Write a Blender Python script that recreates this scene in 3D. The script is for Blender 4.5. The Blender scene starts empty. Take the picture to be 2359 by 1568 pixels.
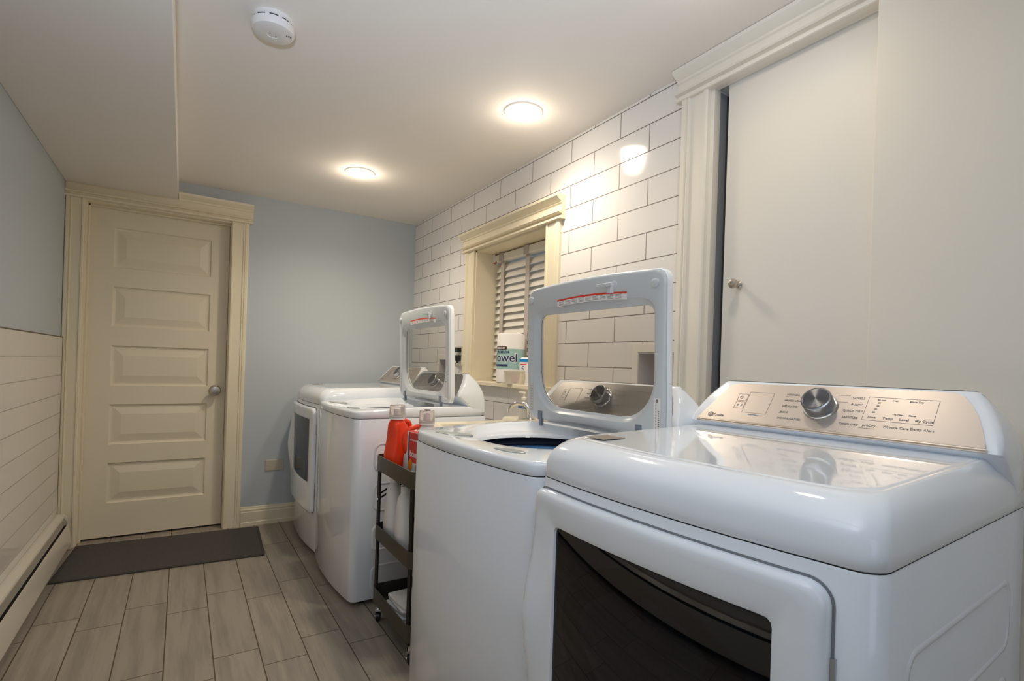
import bpy, bmesh, math, random
from mathutils import Vector, Matrix
random.seed(4)
PI = math.pi
S = bpy.context.scene
COL = S.collection
R = math.radians

# ---------------------------------------------------------------- camera
H = 1.1005
cam_d = bpy.data.cameras.new('camera'); cam = bpy.data.objects.new('camera', cam_d); COL.objects.link(cam)
yaw, roll = R(32.4229), R(1.8733)
Fw = Vector((math.sin(yaw), math.cos(yaw), 0)); Rt = Vector((math.cos(yaw), -math.sin(yaw), 0)); Up = Vector((0, 0, 1))
R2 = Rt*math.cos(roll) + Up*math.sin(roll); U2 = -Rt*math.sin(roll) + Up*math.cos(roll)
m = Matrix((R2, U2, -Fw)).transposed().to_4x4(); m.translation = (0, 0, H)
cam.matrix_world = m
cam_d.sensor_fit = 'HORIZONTAL'; cam_d.sensor_width = 36
cam_d.lens = 1195.3/2359*36
cam_d.shift_y = 60.3/2359
cam_d.clip_start = 0.02
S.camera = cam

# ---------------------------------------------------------------- world, light, exposure
XL, XR, YF, YB, ZC = -0.575, 1.493, 3.796, -1.9, H + 1.0654
w = bpy.data.worlds.new('world'); S.world = w; w.use_nodes = True
w.node_tree.nodes['Background'].inputs[0].default_value = (.50, .62, .80, 1)
w.node_tree.nodes['Background'].inputs[1].default_value = .25
S.view_settings.view_transform = 'Standard'; S.view_settings.look = 'None'
S.view_settings.gamma = 1; S.view_settings.use_curve_mapping = False
S.view_settings.exposure = 0.3
S.cycles.max_bounces = 16; S.cycles.diffuse_bounces = 10; S.cycles.glossy_bounces = 6; S.cycles.transparent_max_bounces = 16

def lamp(name, kind, loc, energy, color, **kw):
    d = bpy.data.lights.new(name, kind); d.energy = energy; d.color = color
    for k, v in kw.items():
        if k != 'rot': setattr(d, k, v)
    o = bpy.data.objects.new(name, d); o.location = loc; COL.objects.link(o)
    if 'rot' in kw: o.rotation_euler = kw['rot']
    return o
# added unseen fill lamp, set in a made-up window opening behind the camera
lamp('added_cool_fill', 'AREA', (.05, YB+.03, 1.35), 3, (.62, .78, 1.0), shape='RECTANGLE', size=1.0, size_y=1.2, rot=(R(90), 0, 0))

# the photographer's small flash, turned up to bounce off the ceiling
lamp('bounce_flash', 'SPOT', (-.10, -.10, 1.30), 92, (.66, .80, 1.0), spot_size=R(110), spot_blend=.7, shadow_soft_size=.05, rot=(R(180-27), R(10), 0))

# ---------------------------------------------------------------- materials
MATS = {}
def nodes(name):
    m = bpy.data.materials.new(name); m.use_nodes = True
    nt = m.node_tree; return m, nt, nt.nodes['Principled BSDF']
def mat(name, col, rough=.5, metal=0, noise=0, nscale=40, bump=0, bscale=200, trans=0, ior=1.45, emis=None, estr=0, coat=0, spec=None, alpha=1):
    if name in MATS: return MATS[name]
    m, nt, b = nodes(name)
    b.inputs['Base Color'].default_value = (*col, 1); b.inputs['Roughness'].default_value = rough
    b.inputs['Metallic'].default_value = metal; b.inputs['Transmission Weight'].default_value = trans
    b.inputs['IOR'].default_value = ior; b.inputs['Coat Weight'].default_value = coat; b.inputs['Alpha'].default_value = alpha
    if spec is not None: b.inputs['Specular IOR Level'].default_value = spec
    if emis: b.inputs['Emission Color'].default_value = (*emis, 1); b.inputs['Emission Strength'].default_value = estr
    tc = nt.nodes.new('ShaderNodeTexCoord')
    if noise:
        n = nt.nodes.new('ShaderNodeTexNoise'); n.inputs['Scale'].default_value = nscale; n.inputs['Detail'].default_value = 3
        mx = nt.nodes.new('ShaderNodeMix'); mx.data_type = 'RGBA'
        mx.inputs[6].default_value = (*[c*(1-noise) for c in col], 1); mx.inputs[7].default_value = (*[min(1, c*(1+noise)) for c in col], 1)
        nt.links.new(tc.outputs['Object'], n.inputs['Vector']); nt.links.new(n.outputs['Fac'], mx.inputs[0]); nt.links.new(mx.outputs[2], b.inputs['Base Color'])
    if bump:
        n = nt.nodes.new('ShaderNodeTexNoise'); n.inputs['Scale'].default_value = bscale; n.inputs['Detail'].default_value = 2
        bp = nt.nodes.new('ShaderNodeBump'); bp.inputs['Strength'].default_value = bump; bp.inputs['Distance'].default_value = .002
        nt.links.new(tc.outputs['Object'], n.inputs['Vector']); nt.links.new(n.outputs['Fac'], bp.inputs['Height']); nt.links.new(bp.outputs['Normal'], b.inputs['Normal'])
    MATS[name] = m; return m

def brick_mat(name, axes, origin, bw, rh, mortar, off, freq, c1, c2, cm, rough, stack_bump=.35, streak=False, rough_m=.6):
    """axes: the two world axes that run along and across the courses"""
    m, nt, b = nodes(name)
    tc = nt.nodes.new('ShaderNodeTexCoord'); sp = nt.nodes.new('ShaderNodeSeparateXYZ'); cb = nt.nodes.new('ShaderNodeCombineXYZ')
    nt.links.new(tc.outputs['Object'], sp.inputs[0])
    for k in (0, 1):
        a = nt.nodes.new('ShaderNodeMath'); a.operation = 'SUBTRACT'; a.inputs[1].default_value = origin[k]
        nt.links.new(sp.outputs[axes[k]], a.inputs[0]); nt.links.new(a.outputs[0], cb.inputs[k])
    br = nt.nodes.new('ShaderNodeTexBrick'); br.offset = off; br.offset_frequency = freq; br.squash = 1
    br.inputs['Scale'].default_value = 1; br.inputs['Mortar Size'].default_value = mortar; br.inputs['Mortar Smooth'].default_value = .1
    br.inputs['Brick Width'].default_value = bw; br.inputs['Row Height'].default_value = rh; br.inputs['Bias'].default_value = 0
    br.inputs['Color1'].default_value = (*c1, 1); br.inputs['Color2'].default_value = (*c2, 1); br.inputs['Mortar'].default_value = (*cm, 1)
    nt.links.new(cb.outputs[0], br.inputs['Vector'])
    out = br.outputs['Color']
    if streak:
        mp = nt.nodes.new('ShaderNodeMapping'); mp.inputs['Scale'].default_value = (2.2, 26, 1)
        nt.links.new(cb.outputs[0], mp.inputs[0])
        # shift the streaks from plank to plank
        wn = nt.nodes.new('ShaderNodeVectorMath'); wn.operation = 'MULTIPLY_ADD'; wn.inputs[1].default_value = (31, 17, 5)
        nt.links.new(br.outputs['Color'], wn.inputs[0]); nt.links.new(mp.outputs[0], wn.inputs[2])
        n1 = nt.nodes.new('ShaderNodeTexNoise'); n1.inputs['Scale'].default_value = 1.0; n1.inputs['Detail'].default_value = 6; n1.inputs['Roughness'].default_value = .62
        nt.links.new(wn.outputs[0], n1.inputs['Vector'])
        cr = nt.nodes.new('ShaderNodeValToRGB'); e = cr.color_ramp.elements
        e[0].position = .36; e[0].color = (.70, .71, .72, 1); e[1].position = .58; e[1].color = (1.04, 1.03, 1.02, 1)
        nt.links.new(n1.outputs['Fac'], cr.inputs[0])
        mu = nt.nodes.new('ShaderNodeMix'); mu.data_type = 'RGBA'; mu.blend_type = 'MULTIPLY'; mu.inputs[0].default_value = .85
        nt.links.new(out, mu.inputs[6]); nt.links.new(cr.outputs[0], mu.inputs[7]); out = mu.outputs[2]
    nt.links.new(out, b.inputs['Base Color'])
    mr = nt.nodes.new('ShaderNodeMapRange'); mr.inputs[3].default_value = rough; mr.inputs[4].default_value = rough_m
    nt.links.new(br.outputs['Fac'], mr.inputs[0]); nt.links.new(mr.outputs[0], b.inputs['Roughness'])
    inv = nt.nodes.new('ShaderNodeMath'); inv.operation = 'SUBTRACT'; inv.inputs[0].default_value = 1; nt.links.new(br.outputs['Fac'], inv.inputs[1])
    bp = nt.nodes.new('ShaderNodeBump'); bp.inputs['Strength'].default_value = stack_bump; bp.inputs['Distance'].default_value = .002
    nt.links.new(inv.outputs[0], bp.inputs['Height']); nt.links.new(bp.outputs['Normal'], b.inputs['Normal'])
    MATS[name] = m; return m

TH = .1045
Z1 = H + .95      # first full joint under the ceiling, right wall
M_tile = brick_mat('wall_tile', (1, 2), (3.4836+.15895-.3179*12, Z1-TH*24), .3179, TH, .0020, .5, 2, (.80, .775, .75), (.80, .775, .75), (.20, .17, .15), .10)
ZW = H + .0817
M_tile2 = brick_mat('wainscot_tile', (1, 2), (-4.0, ZW-TH*24), .3179, TH, .0017, .5, 2, (.74, .70, .65), (.74, .70, .65), (.40, .36, .31), .12)
M_floor = brick_mat('plank_tile', (1, 0), (2.76-.598*10, -.3297-.1513*20), .598, .1513, .0022, .22, 2, (.345, .298, .242), (.285, .252, .208), (.085, .062, .032), .38, .3, streak=True)
M_ceil = mat('ceiling_paint', (.84, .79, .73), .75, bump=.05)
M_blue = mat('blue_paint', (.505, .55, .58), .6, bump=.06, bscale=120)
M_white = mat('plain_paint', (.74, .71, .66), .7)
M_cream = mat('cream_trim', (.80, .72, .54), .32)
M_door = mat('cream_door', (.78, .70, .54), .38)
M_trimw = mat('pale_trim', (.81, .762, .675), .34)
M_slide = mat('sliding_door_paint', (.76, .728, .668), .45, bump=.03)
M_enamel = mat('white_enamel', (.84, .875, .93), .07, coat=.5)
M_plastic = mat('white_plastic', (.88, .92, .97), .06, coat=.6)
M_detector = mat('detector_plastic', (.74, .71, .68), .4)
M_lidgrey = mat('grey_plastic', (.64, .68, .71), .25)
M_greyclear = mat('grey_dispenser', (.42, .45, .42), .2)
M_dark = mat('dark_gap', (.02, .02, .022), .6)
M_black = mat('black_metal', (.014, .010, .008), .5, spec=.25)
M_blackpl = mat('black_plastic', (.015, .015, .016), .35)
M_bronze = mat('olive_metal', (.075, .066, .047), .4, .3)
M_chrome = mat('chrome', (.82, .82, .82), .08, 1)
M_nickel = mat('brushed_nickel', (.52, .47, .41), .26, 1)
M_text = mat('grey_lettering', (.25, .22, .20), .5)
M_textl = mat('pale_lettering', (.36, .33, .31), .5)
M_bluetext = mat('blue_lettering', (.35, .45, .62), .5)
M_mat = mat('woven_mat', (.085, .075, .068), .9, noise=.35, nscale=260, bump=.9, bscale=420)
M_slat = mat('blind_slat', (.80, .76, .68), .5)
M_tape = mat('ladder_tape', (.50, .45, .41), .9)
M_bulb = mat('lit_lens', (1, 1, 1), .5, emis=(1, .93, .82), estr=22)
M_orange = mat('orange_plastic', (.88, .055, .012), .28)
M_red = mat('red_card', (.72, .02, .015), .4)
M_cap = mat('clear_cap', (.95, .90, .88), .08, trans=.85, ior=1.3)
M_bottlew = mat('milky_plastic', (.82, .80, .78), .3)
M_sink = mat('cream_basin', (.82, .77, .62), .3)
M_paper = mat('paper_towel', (.88, .85, .82), .8)
M_navy = mat('navy_print', (.03, .045, .13), .5)
M_teal = mat('teal_print', (.38, .58, .55), .4, noise=.12, nscale=60)
M_bluep = mat('blue_print', (.01, .26, .66), .4)
M_brown = mat('brown_print', (.09, .035, .025), .4)
M_whitep = mat('white_print', (.88, .87, .86), .4)
M_redp = mat('red_print', (.8, .06, .03), .4)
M_purple = mat('purple_print', (.10, .04, .20), .4)
M_frost = mat('frosted_tub', (.88, .82, .70), .25, trans=.35)
M_glass = mat('window_glass', (1, 1, 1), .0, trans=1, ior=1.45)
M_plate = mat('beige_plate', (.55, .50, .40), .4)
M_ivory = mat('ivory_plate', (.82, .78, .70), .3)
M_heater = mat('heater_enamel', (.66, .61, .52), .22)
M_galv = mat('galvanised', (.45, .44, .42), .35, .9)
M_niche = mat('valve_box_plastic', (.62, .58, .58), .4)
M_grey = mat('closet_grey', (.30, .31, .34), .6)
M_cloth = mat('white_cloth', (.82, .80, .78), .9, bump=.4, bscale=300)
M_tubdark = mat('tub_dark_blue', (.012, .016, .03), .18)
M_tubblue = mat('tub_blue_ring', (.10, .27, .55), .2)
M_steel = mat('drum_steel', (.5, .5, .5), .3, 1)

# smoked glass: tinted, lets the drum show through
def tinted(name, col, rough=.02, mixv=.5):
    m = bpy.data.materials.new(name); m.use_nodes = True; nt = m.node_tree; nt.nodes.clear()
    o = nt.nodes.new('ShaderNodeOutputMaterial'); t = nt.nodes.new('ShaderNodeBsdfTransparent'); t.inputs[0].default_value = (*col, 1)
    g = nt.nodes.new('ShaderNodeBsdfGlossy'); g.inputs['Roughness'].default_value = rough; g.inputs[0].default_value = (.9, .9, .9, 1)
    lw = nt.nodes.new('ShaderNodeLayerWeight'); lw.inputs[0].default_value = .5
    pw = nt.nodes.new('ShaderNodeMath'); pw.operation = 'POWER'; pw.inputs[1].default_value = 4; nt.links.new(lw.outputs['Facing'], pw.inputs[0])
    f = nt.nodes.new('ShaderNodeMath'); f.operation = 'MULTIPLY_ADD'; f.inputs[1].default_value = .6; f.inputs[2].default_value = mixv; nt.links.new(pw.outputs[0], f.inputs[0])
    x = nt.nodes.new('ShaderNodeMixShader'); nt.links.new(f.outputs[0], x.inputs[0]); nt.links.new(t.outputs[0], x.inputs[1]); nt.links.new(g.outputs[0], x.inputs[2])
    nt.links.new(x.outputs[0], o.inputs[0]); return m
M_lidglass = tinted('lid_glass', (.74, .72, .69), .01, .035)
M_doorglass = tinted('door_smoked_glass', (.24, .26, .30), .02, .05)
M_pane = tinted('window_pane', (.96, .97, .97), .0, .04)

# brushed champagne panel
def panel_mat(name, col, rough):
    m, nt, b = nodes(name); b.inputs['Base Color'].default_value = (*col, 1); b.inputs['Metallic'].default_value = .62; b.inputs['Roughness'].default_value = rough
    tc = nt.nodes.new('ShaderNodeTexCoord'); mp = nt.nodes.new('ShaderNodeMapping'); mp.inputs['Scale'].default_value = (400, 3, 400)
    n = nt.nodes.new('ShaderNodeTexNoise'); n.inputs['Scale'].default_value = 2; bp = nt.nodes.new('ShaderNodeBump'); bp.inputs['Strength'].default_value = .05; bp.inputs['Distance'].default_value = .001
    nt.links.new(tc.outputs['Object'], mp.inputs[0]); nt.links.new(mp.outputs[0], n.inputs[0]); nt.links.new(n.outputs['Fac'], bp.inputs['Height']); nt.links.new(bp.outputs[0], b.inputs['Normal']); return m
M_panel = panel_mat('champagne_metal', (.50, .44, .395), .40)
M_panel2 = panel_mat('reflection_dimmed_panel', (.34, .325, .31), .30)  # same panel metal, its dim reflections put into a darker base colour

# ---------------------------------------------------------------- mesh helpers
def finish(name, bm, m, parent=None, smooth=35, bevel=0, bseg=2):
    me = bpy.data.meshes.new(name)
    bmesh.ops.recalc_face_normals(bm, faces=bm.faces)
    bm.to_mesh(me); bm.free()
    for mm in (m if isinstance(m, (list, tuple)) else [m]): me.materials.append(mm)
    if smooth:
        for p in me.polygons: p.use_smooth = True
        me.set_sharp_from_angle(angle=R(smooth))
    o = bpy.data.objects.new(name, me); COL.objects.link(o)
    if parent is not None: o.parent = parent
    if bevel:
        b = o.modifiers.new('bevel', 'BEVEL'); b.width = bevel; b.segments = bseg; b.limit_method = 'ANGLE'; b.angle_limit = R(40); b.harden_normals = True
    return o
def bx(bm, x0, x1, y0, y1, z0, z1, mi=0, M=None):
    v = [bm.verts.new((x, y, z)) for z in (z0, z1) for (x, y) in ((x0, y0), (x1, y0), (x1, y1), (x0, y1))]
    if M is not None:
        for q in v: q.co = M @ q.co
    for f in ((0, 3, 2, 1), (4, 5, 6, 7), (0, 1, 5, 4), (1, 2, 6, 5), (2, 3, 7, 6), (3, 0, 4, 7)):
        bm.faces.new([v[i] for i in f]).material_index = mi
    return v
def finish_split(name, bm, m, parent=None, **k):
    """one object for every connected piece of the mesh"""
    bm.verts.index_update(); bm.verts.ensure_lookup_table(); seen = set(); out = []
    for v in bm.verts:
        if v.index in seen: continue
        st, comp = [v], {v.index}; 
        while st:
            q = st.pop()
            for e in q.link_edges:
                o_ = e.other_vert(q)
                if o_.index not in comp: comp.add(o_.index); st.append(o_)
        seen |= comp; b2 = bmesh.new(); mp = {i: b2.verts.new(bm.verts[i].co) for i in sorted(comp)}
        for f in bm.faces:
            if f.verts[0].index in comp: b2.faces.new([mp[x.index] for x in f.verts]).material_index = f.material_index
        out.append(finish(name, b2, m, parent, **k))
    bm.free(); return out
def box(name, m, x0, x1, y0, y1, z0, z1, parent=None, bevel=0, smooth=35):
    bm = bmesh.new(); bx(bm, x0, x1, y0, y1, z0, z1); return finish(name, bm, m, parent, smooth, bevel)
def prism(bm, poly, fn, a, b, mi=0):
    """poly: list of 2-D points; fn(p, q, t) -> 3-D; extruded from t=a to t=b"""
    A = [bm.verts.new(fn(p, q, a)) for p, q in poly]; B = [bm.verts.new(fn(p, q, b)) for p, q in poly]
    n = len(poly)
    bm.faces.new(A).material_index = mi; bm.faces.new(B[::-1]).material_index = mi
    for i in range(n): bm.faces.new((A[i], B[i], B[(i+1) % n], A[(i+1) % n])).material_index = mi
def loft(bm, loops, cap0=True, cap1=True, closed=True, mi=0, mis=None):
    V = [[bm.verts.new(p) for p in L] for L in loops]; n = len(V[0])
    for k in range(len(V)-1):
        for i in range(n if closed else n-1):
            f = bm.faces.new((V[k][i], V[k][(i+1) % n], V[k+1][(i+1) % n], V[k+1][i])); f.material_index = mis[k] if mis else mi
    if cap0: bm.faces.new(V[0][::-1]).material_index = mis[0] if mis else mi
    if cap1: bm.faces.new(V[-1]).material_index = mis[-1] if mis else mi
    return V
def lathe(bm, prof, c=(0, 0, 0), axis='z', n=32, cap0=True, cap1=True, mis=None, M=None):
    L = []
    for r, h in prof:
        l = []
        for i in range(n):
            a = 2*PI*i/n; x, y = r*math.cos(a), r*math.sin(a)
            p = {'z': (x, y, h), 'x': (h, x, y), 'y': (x, h, y)}[axis]
            p = Vector((p[0]+c[0], p[1]+c[1], p[2]+c[2]))
            l.append(M @ p if M is not None else p)
        L.append(l)
    return loft(bm, L, cap0, cap1, mis=mis)
def tube(bm, pts, r, n=8, mi=0):
    pts = [Vector(p) for p in pts]; L = []; prev = None
    for i, p in enumerate(pts):
        t = (pts[min(i+1, len(pts)-1)] - pts[max(i-1, 0)]).normalized()
        if prev is None:
            u = t.orthogonal().normalized()
        else:
            u = (prev - t*prev.dot(t)).normalized()
        prev = u; v = t.cross(u); rr = r[i] if isinstance(r, (list, tuple)) else r
        L.append([p + (u*math.cos(2*PI*k/n) + v*math.sin(2*PI*k/n))*rr for k in range(n)])
    loft(bm, L, mi=mi)
def rrect(u0, u1, v0, v1, r, k=6):
    """rounded rectangle, ccw, 4*(k+1) points; r = one radius or four (u0v0, u1v0, u1v1, u0v1)"""
    rs = r if isinstance(r, (list, tuple)) else (r,)*4; P = []
    for (cu, cv, a0), q in zip(((u0, v0, PI), (u1, v0, 1.5*PI), (u1, v1, 0), (u0, v1, .5*PI)), rs):
        ou = cu + (q if cu == u0 else -q); ov = cv + (q if cv == v0 else -q)
        for i in range(k+1):
            a = a0 + (PI/2)*i/k; P.append((ou + q*math.cos(a), ov + q*math.sin(a)))
    return P
def subdiv(P, m=4):
    """add points along the long sides so a bow can be applied"""
    Q = []
    for i in range(len(P)):
        a, b = P[i], P[(i+1) % len(P)]; Q.append(a)
        if math.dist(a, b) > .12:
            for j in range(1, m): Q.append((a[0]+(b[0]-a[0])*j/m, a[1]+(b[1]-a[1])*j/m))
    return Q
def wall_cells(bm, axis, x0, x1, ycuts, zcuts, holes):
    """solid wall of boxes between x0..x1 with rectangular holes (y0,y1,z0,z1)"""
    ys = sorted(set(ycuts + [h[0] for h in holes] + [h[1] for h in holes])); zs = sorted(set(zcuts + [h[2] for h in holes] + [h[3] for h in holes]))
    for a, b in zip(ys, ys[1:]):
        for c, d in zip(zs, zs[1:]):
            cy, cz = (a+b)/2, (c+d)/2
            if any(h[0] < cy < h[1] and h[2] < cz < h[3] for h in holes): continue
            if axis == 'x': bx(bm, x0, x1, a, b, c, d)
            else: bx(bm, a, b, x0, x1, c, d)
def empty(name, loc=(0, 0, 0), rz=0):
    o = bpy.data.objects.new(name, None); o.empty_display_size = .1; o.location = loc; o.rotation_euler = (0, 0, rz); COL.objects.link(o); return o
def tag(o, label=None, cat=None, group=None, kind=None):
    if label: o['label'] = label
    if cat: o['category'] = cat
    if group: o['group'] = group
    if kind: o['kind'] = kind
    return o
def structure(o): o['kind'] = 'structure'; return o
def copy_tree(o, parent=None):
    c = o.copy(); COL.objects.link(c); c.parent = parent
    for ch in list(o.children): copy_tree(ch, c)
    return c

# text as mesh (built-in font)
_tx = {}
def glyphs(s, size=1.0, ext=0, bold=0):
    key = (s, size, ext, bold)
    if key not in _tx:
        cu = bpy.data.curves.new('t', 'FONT'); cu.body = s; cu.size = size; cu.extrude = ext; cu.offset = bold*size; cu.resolution_u = 3
        o = bpy.data.objects.new('t', cu); COL.objects.link(o)
        dg = bpy.context.evaluated_depsgraph_get(); me = bpy.data.meshes.new_from_object(o.evaluated_get(dg))
        _tx[key] = ([v.co.copy() for v in me.vertices], [tuple(p.vertices) for p in me.polygons])
        bpy.data.objects.remove(o); bpy.data.curves.remove(cu); bpy.data.meshes.remove(me)
    return _tx[key]
def text(bm, s, size, fn, ext=.0003, mi=0, align='L', bold=0, sx=1.0):
    vs, fs = glyphs(s, size, ext, bold)
    if not vs: return
    wd = max(v.x for v in vs)*sx; off = {'L': 0, 'C': -wd/2, 'R': -wd}[align]
    V = [bm.verts.new(fn(Vector((v.x*sx+off, v.y, v.z)))) for v in vs]
    for f in fs:
        try: bm.faces.new([V[i] for i in f]).material_index = mi
        except ValueError: pass

# ================================================================ THE ROOM
WY0, WY1, WZ0, WZ1 = 2.062, 2.800, 1.005, 1.800     # window opening
CY1, CZ1 = 1.140, 2.062                              # closet opening
N1 = (1.238, 1.436, .975, 1.172); N2 = (3.15, 3.28, .975, 1.135)

bm = bmesh.new(); bx(bm, XL-.2, 2.3, YB-.2, YF+.35, -.12, 0); structure(finish('floor', bm, M_floor, smooth=0))
bm = bmesh.new(); bx(bm, XL-.2, 2.3, YB-.2, YF+.35, ZC, ZC+.12); ceil_ = structure(finish('ceiling', bm, M_ceil, smooth=0))
bm = bmesh.new(); bx(bm, XL, -.048, YB, YF, 2.050, ZC); finish('soffit', bm, M_ceil, ceil_, smooth=0, bevel=.003)

bm = bmesh.new(); wall_cells(bm, 'x', XL-.15, XL, [YB-.2, YF+.35], [0, ZC], []); wl = structure(finish('wall_left', bm, M_blue, smooth=0))
bm = bmesh.new(); bx(bm, XL, XL+.010, YB, YF-.022, 0, ZW)
finish('tile_wainscot', bm, M_tile2, wl, smooth=0)
bm = bmesh.new(); bx(bm, XL, XL+.0115, YB, YF-.020, ZW-.001, ZW+.004); bx(bm, XL, XL+.0115, YF-.0235, YF-.0195, .2, ZW+.004)
finish('wainscot_edge', bm, mat('grout_edge', (.16, .13, .09), .6), wl, smooth=0)

DX0, DX1, DZ1 = -.497, .252, 1.968                   # far door opening
bm = bmesh.new(); wall_cells(bm, 'y', YF, YF+.16, [XL-.2, 2.3], [0, ZC], [(DX0, DX1, 0, DZ1)]); structure(finish('wall_far', bm, M_blue, smooth=0))
bm = bmesh.new(); wall_cells(bm, 'x', XR, XR+.22, [CY1, YF+.16], [0, ZC], [(WY0, WY1, WZ0, WZ1), N1, N2])
wr = structure(finish('wall_right', bm, M_tile, smooth=0))
bm = bmesh.new(); wall_cells(bm, 'y', YB-.12, YB, [XL-.2, 2.3], [0, ZC], [(-.45, .55, .75, 1.95)]); structure(finish('wall_near', bm, M_white, smooth=0))  # the window opening in this unseen wall is made up for the fill lamp
bm = bmesh.new(); bx(bm, XR, XR+.22, .60, CY1, CZ1+.01, ZC); finish('closet_lintel', bm, M_white, wr, smooth=0)
# protruding wall to the right of the sliding door
bm = bmesh.new(); bx(bm, 1.446, 2.3, YB, .622, 0, ZC); structure(finish('wall_near_right', bm, mat('warm_wall_paint', (.80, .745, .65), .6, bump=.04), smooth=0, bevel=.004, )); 
# closet interior
bm = bmesh.new(); bx(bm, 2.15, 2.25, .60, 1.6, 0, ZC); bx(bm, XR+.22, 2.15, 1.5, 1.6, 0, ZC); structure(finish('wall_closet', bm, M_grey, smooth=0))
# space behind far door
bm = bmesh.new(); bx(bm, XL-.2, 2.3, YF+.30, YF+.35, 0, ZC); structure(finish('wall_beyond', bm, M_white, smooth=0))

# ---- trim profiles
def casing_profile(w, t=.018):
    """(across, out) points, across 0..w from the outer edge to the inner edge"""
    return [(0, 0), (0, t*.75), (w*.05, t), (w*.20, t), (w*.23, t*.72), (w*.27, t*.95), (w*.31, t*.95), (w*.35, t*.62), (w*.84, t*.62), (w*.87, t*.95), (w*.96, t*.95), (w, t*.75), (w, 0)]
def header_profile(h, d=.020):
    """(out, up)"""
    return [(0, 0), (d+.006, 0), (d+.010, h*.02), (d+.010, h*.10), (d+.002, h*.14), (d, h*.16), (d, h*.21), (d+.016, h*.23), (d+.020, h*.27), (d+.016, h*.31), (d, h*.33), (d, h*.62),
            (d+.006, h*.66), (d+.007, h*.72), (d+.022, h*.80), (d+.034, h*.90), (d+.036, h), (0, h)]

# ---- far door
d1 = structure(empty('door_1', ((DX0+DX1)/2, YF, 0)))
def P1(o):
    o.parent = d1; o.matrix_parent_inverse = Matrix.Translation(-Vector(d1.location)); return o
bm = bmesh.new()
DY = YF+.078
# slab with five raised panels
sx0, sx1, sz0, sz1 = DX0+.018, DX1-.012, .012, DZ1-.006
px0, px1 = -.360, .140
zb = [1.502, 1.152, .802, .462, .212]; zt = [1.850, 1.505-.105+.0, 0, 0, 0]
panels = [(1.612, 1.850), (1.262, 1.500), (.910, 1.150), (.560, .800), (.212, .450)]
bx(bm, sx0, sx1, DY+.012, DY+.036, sz0, sz1)
cuts = [sz0] + [c for p in panels[::-1] for c in p] + [sz1]
bx(bm, sx0, px0, DY, DY+.012, sz0, sz1); bx(bm, px1, sx1, DY, DY+.012, sz0, sz1)
for i in range(0, len(cuts), 2): bx(bm, px0, px1, DY, DY+.012, cuts[i], cuts[i+1])
for a, b in panels:
    L = []
    for ins, dy in ((0, .000), (.006, .009), (.014, .011), (.022, .010), (.058, .0015), (.060, .001)):
        L.append([(px0+ins, DY+dy, a+ins), (px1-ins, DY+dy, a+ins), (px1-ins, DY+dy, b-ins), (px0+ins, DY+dy, b-ins)])
    loft(bm, L, cap0=False, cap1=True)
P1(finish('door_slab', bm, M_door, smooth=0))
bm = bmesh.new()
c = (.183, DY, .885); lathe(bm, [(.034, .0), (.034, -.006), (.030, -.010), (.013, -.014), (.012, -.030), (.022, -.036), (.030, -.046), (.031, -.056), (.026, -.064), (.012, -.067)], c, 'y', 28)
kn = P1(finish('door_knob', bm, M_nickel))
bm = bmesh.new(); lathe(bm, [(.009, -.0665), (.008, -.070)], c, 'y', 16); k2 = finish('keyhole', bm, M_nickel); k2.parent = kn
bm = bmesh.new()
bx(bm, DX0-.004, DX0+.016, YF-.002, YF+.16, 0, DZ1); bx(bm, DX1-.010, DX1+.004, YF-.002, YF+.16, 0, DZ1); bx(bm, DX0, DX1, YF-.002, YF+.16, DZ1-.004, DZ1+.014)
bx(bm, DX0+.016, DX0+.026, YF+.055, DY, 0, DZ1-.004); bx(bm, DX0+.016, DX1-.010, YF+.055, DY, DZ1-.016, DZ1-.004)
P1(finish('door_jamb', bm, M_cream, smooth=0, bevel=.0015))
bm = bmesh.new()
fn = lambda p, q, t: (DX1-.006+.098-p, YF-q, t)
prism(bm, casing_profile(.098), fn, 0, 1.985)
fn = lambda p, q, t: (XL+.002+p*.86, YF-q, t)
prism(bm, casing_profile(.098), fn, 0, 1.985)
P1(finish('door_casing', bm, M_cream, smooth=25))
bm = bmesh.new()
hp = header_profile(.118)
prism(bm, hp, lambda p, q, t: (t, YF-p, 1.972+q), -.046, .365)
hp2 = [(p, min(q, .0775)) for p, q in hp if q < .0785] + [(.026, .0775), (0, .0775)]
prism(bm, hp2, lambda p, q, t: (t, YF-p, 1.972+q), XL+.001, -.046)
P1(finish('door_header', bm, M_cream, smooth=25))

# far baseboard
bm = bmesh.new()
prism(bm, [(0, 0), (.016, 0), (.016, .022), (.013, .026), (.013, .088), (.010, .094), (.011, .104), (.006, .112), (.004, .122), (0, .124)], lambda p, q, t: (t, YF-p, q), DX1+.094, XR)
structure(finish('baseboard_far', bm, M_cream, smooth=20))

# ---- window
w1 = structure(empty('window_1', (XR, (WY0+WY1)/2, WZ0)))
def PW(o):
    o.parent = w1; o.matrix_parent_inverse = Matrix.Translation(-Vector(w1.location)); return o
bm = bmesh.new()
prism(bm, casing_profile(.112), lambda p, q, t: (XR-q, 1.950+p, t), WZ0+.002, WZ1+.008)
prism(bm, casing_profile(.112), lambda p, q, t: (XR-q, 2.912-p, t), WZ0+.002, WZ1+.008)
PW(finish('window_casing', bm, M_cream, smooth=25))
bm = bmesh.new(); prism(bm, header_profile(.112), lambda p, q, t: (XR-p, t, WZ1+q), 1.928, 2.940); PW(finish('window_header', bm, M_cream, smooth=25))
bm = bmesh.new(); bx(bm, XR-.001, XR+.22, WY0, WY1, WZ0-.002, WZ0+.004); bx(bm, XR-.036, XR-.001, 1.938, 2.925, WZ0-.017, WZ0+.004)
PW(finish('window_sill', bm, M_cream, bevel=.004))
bm = bmesh.new()
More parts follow.
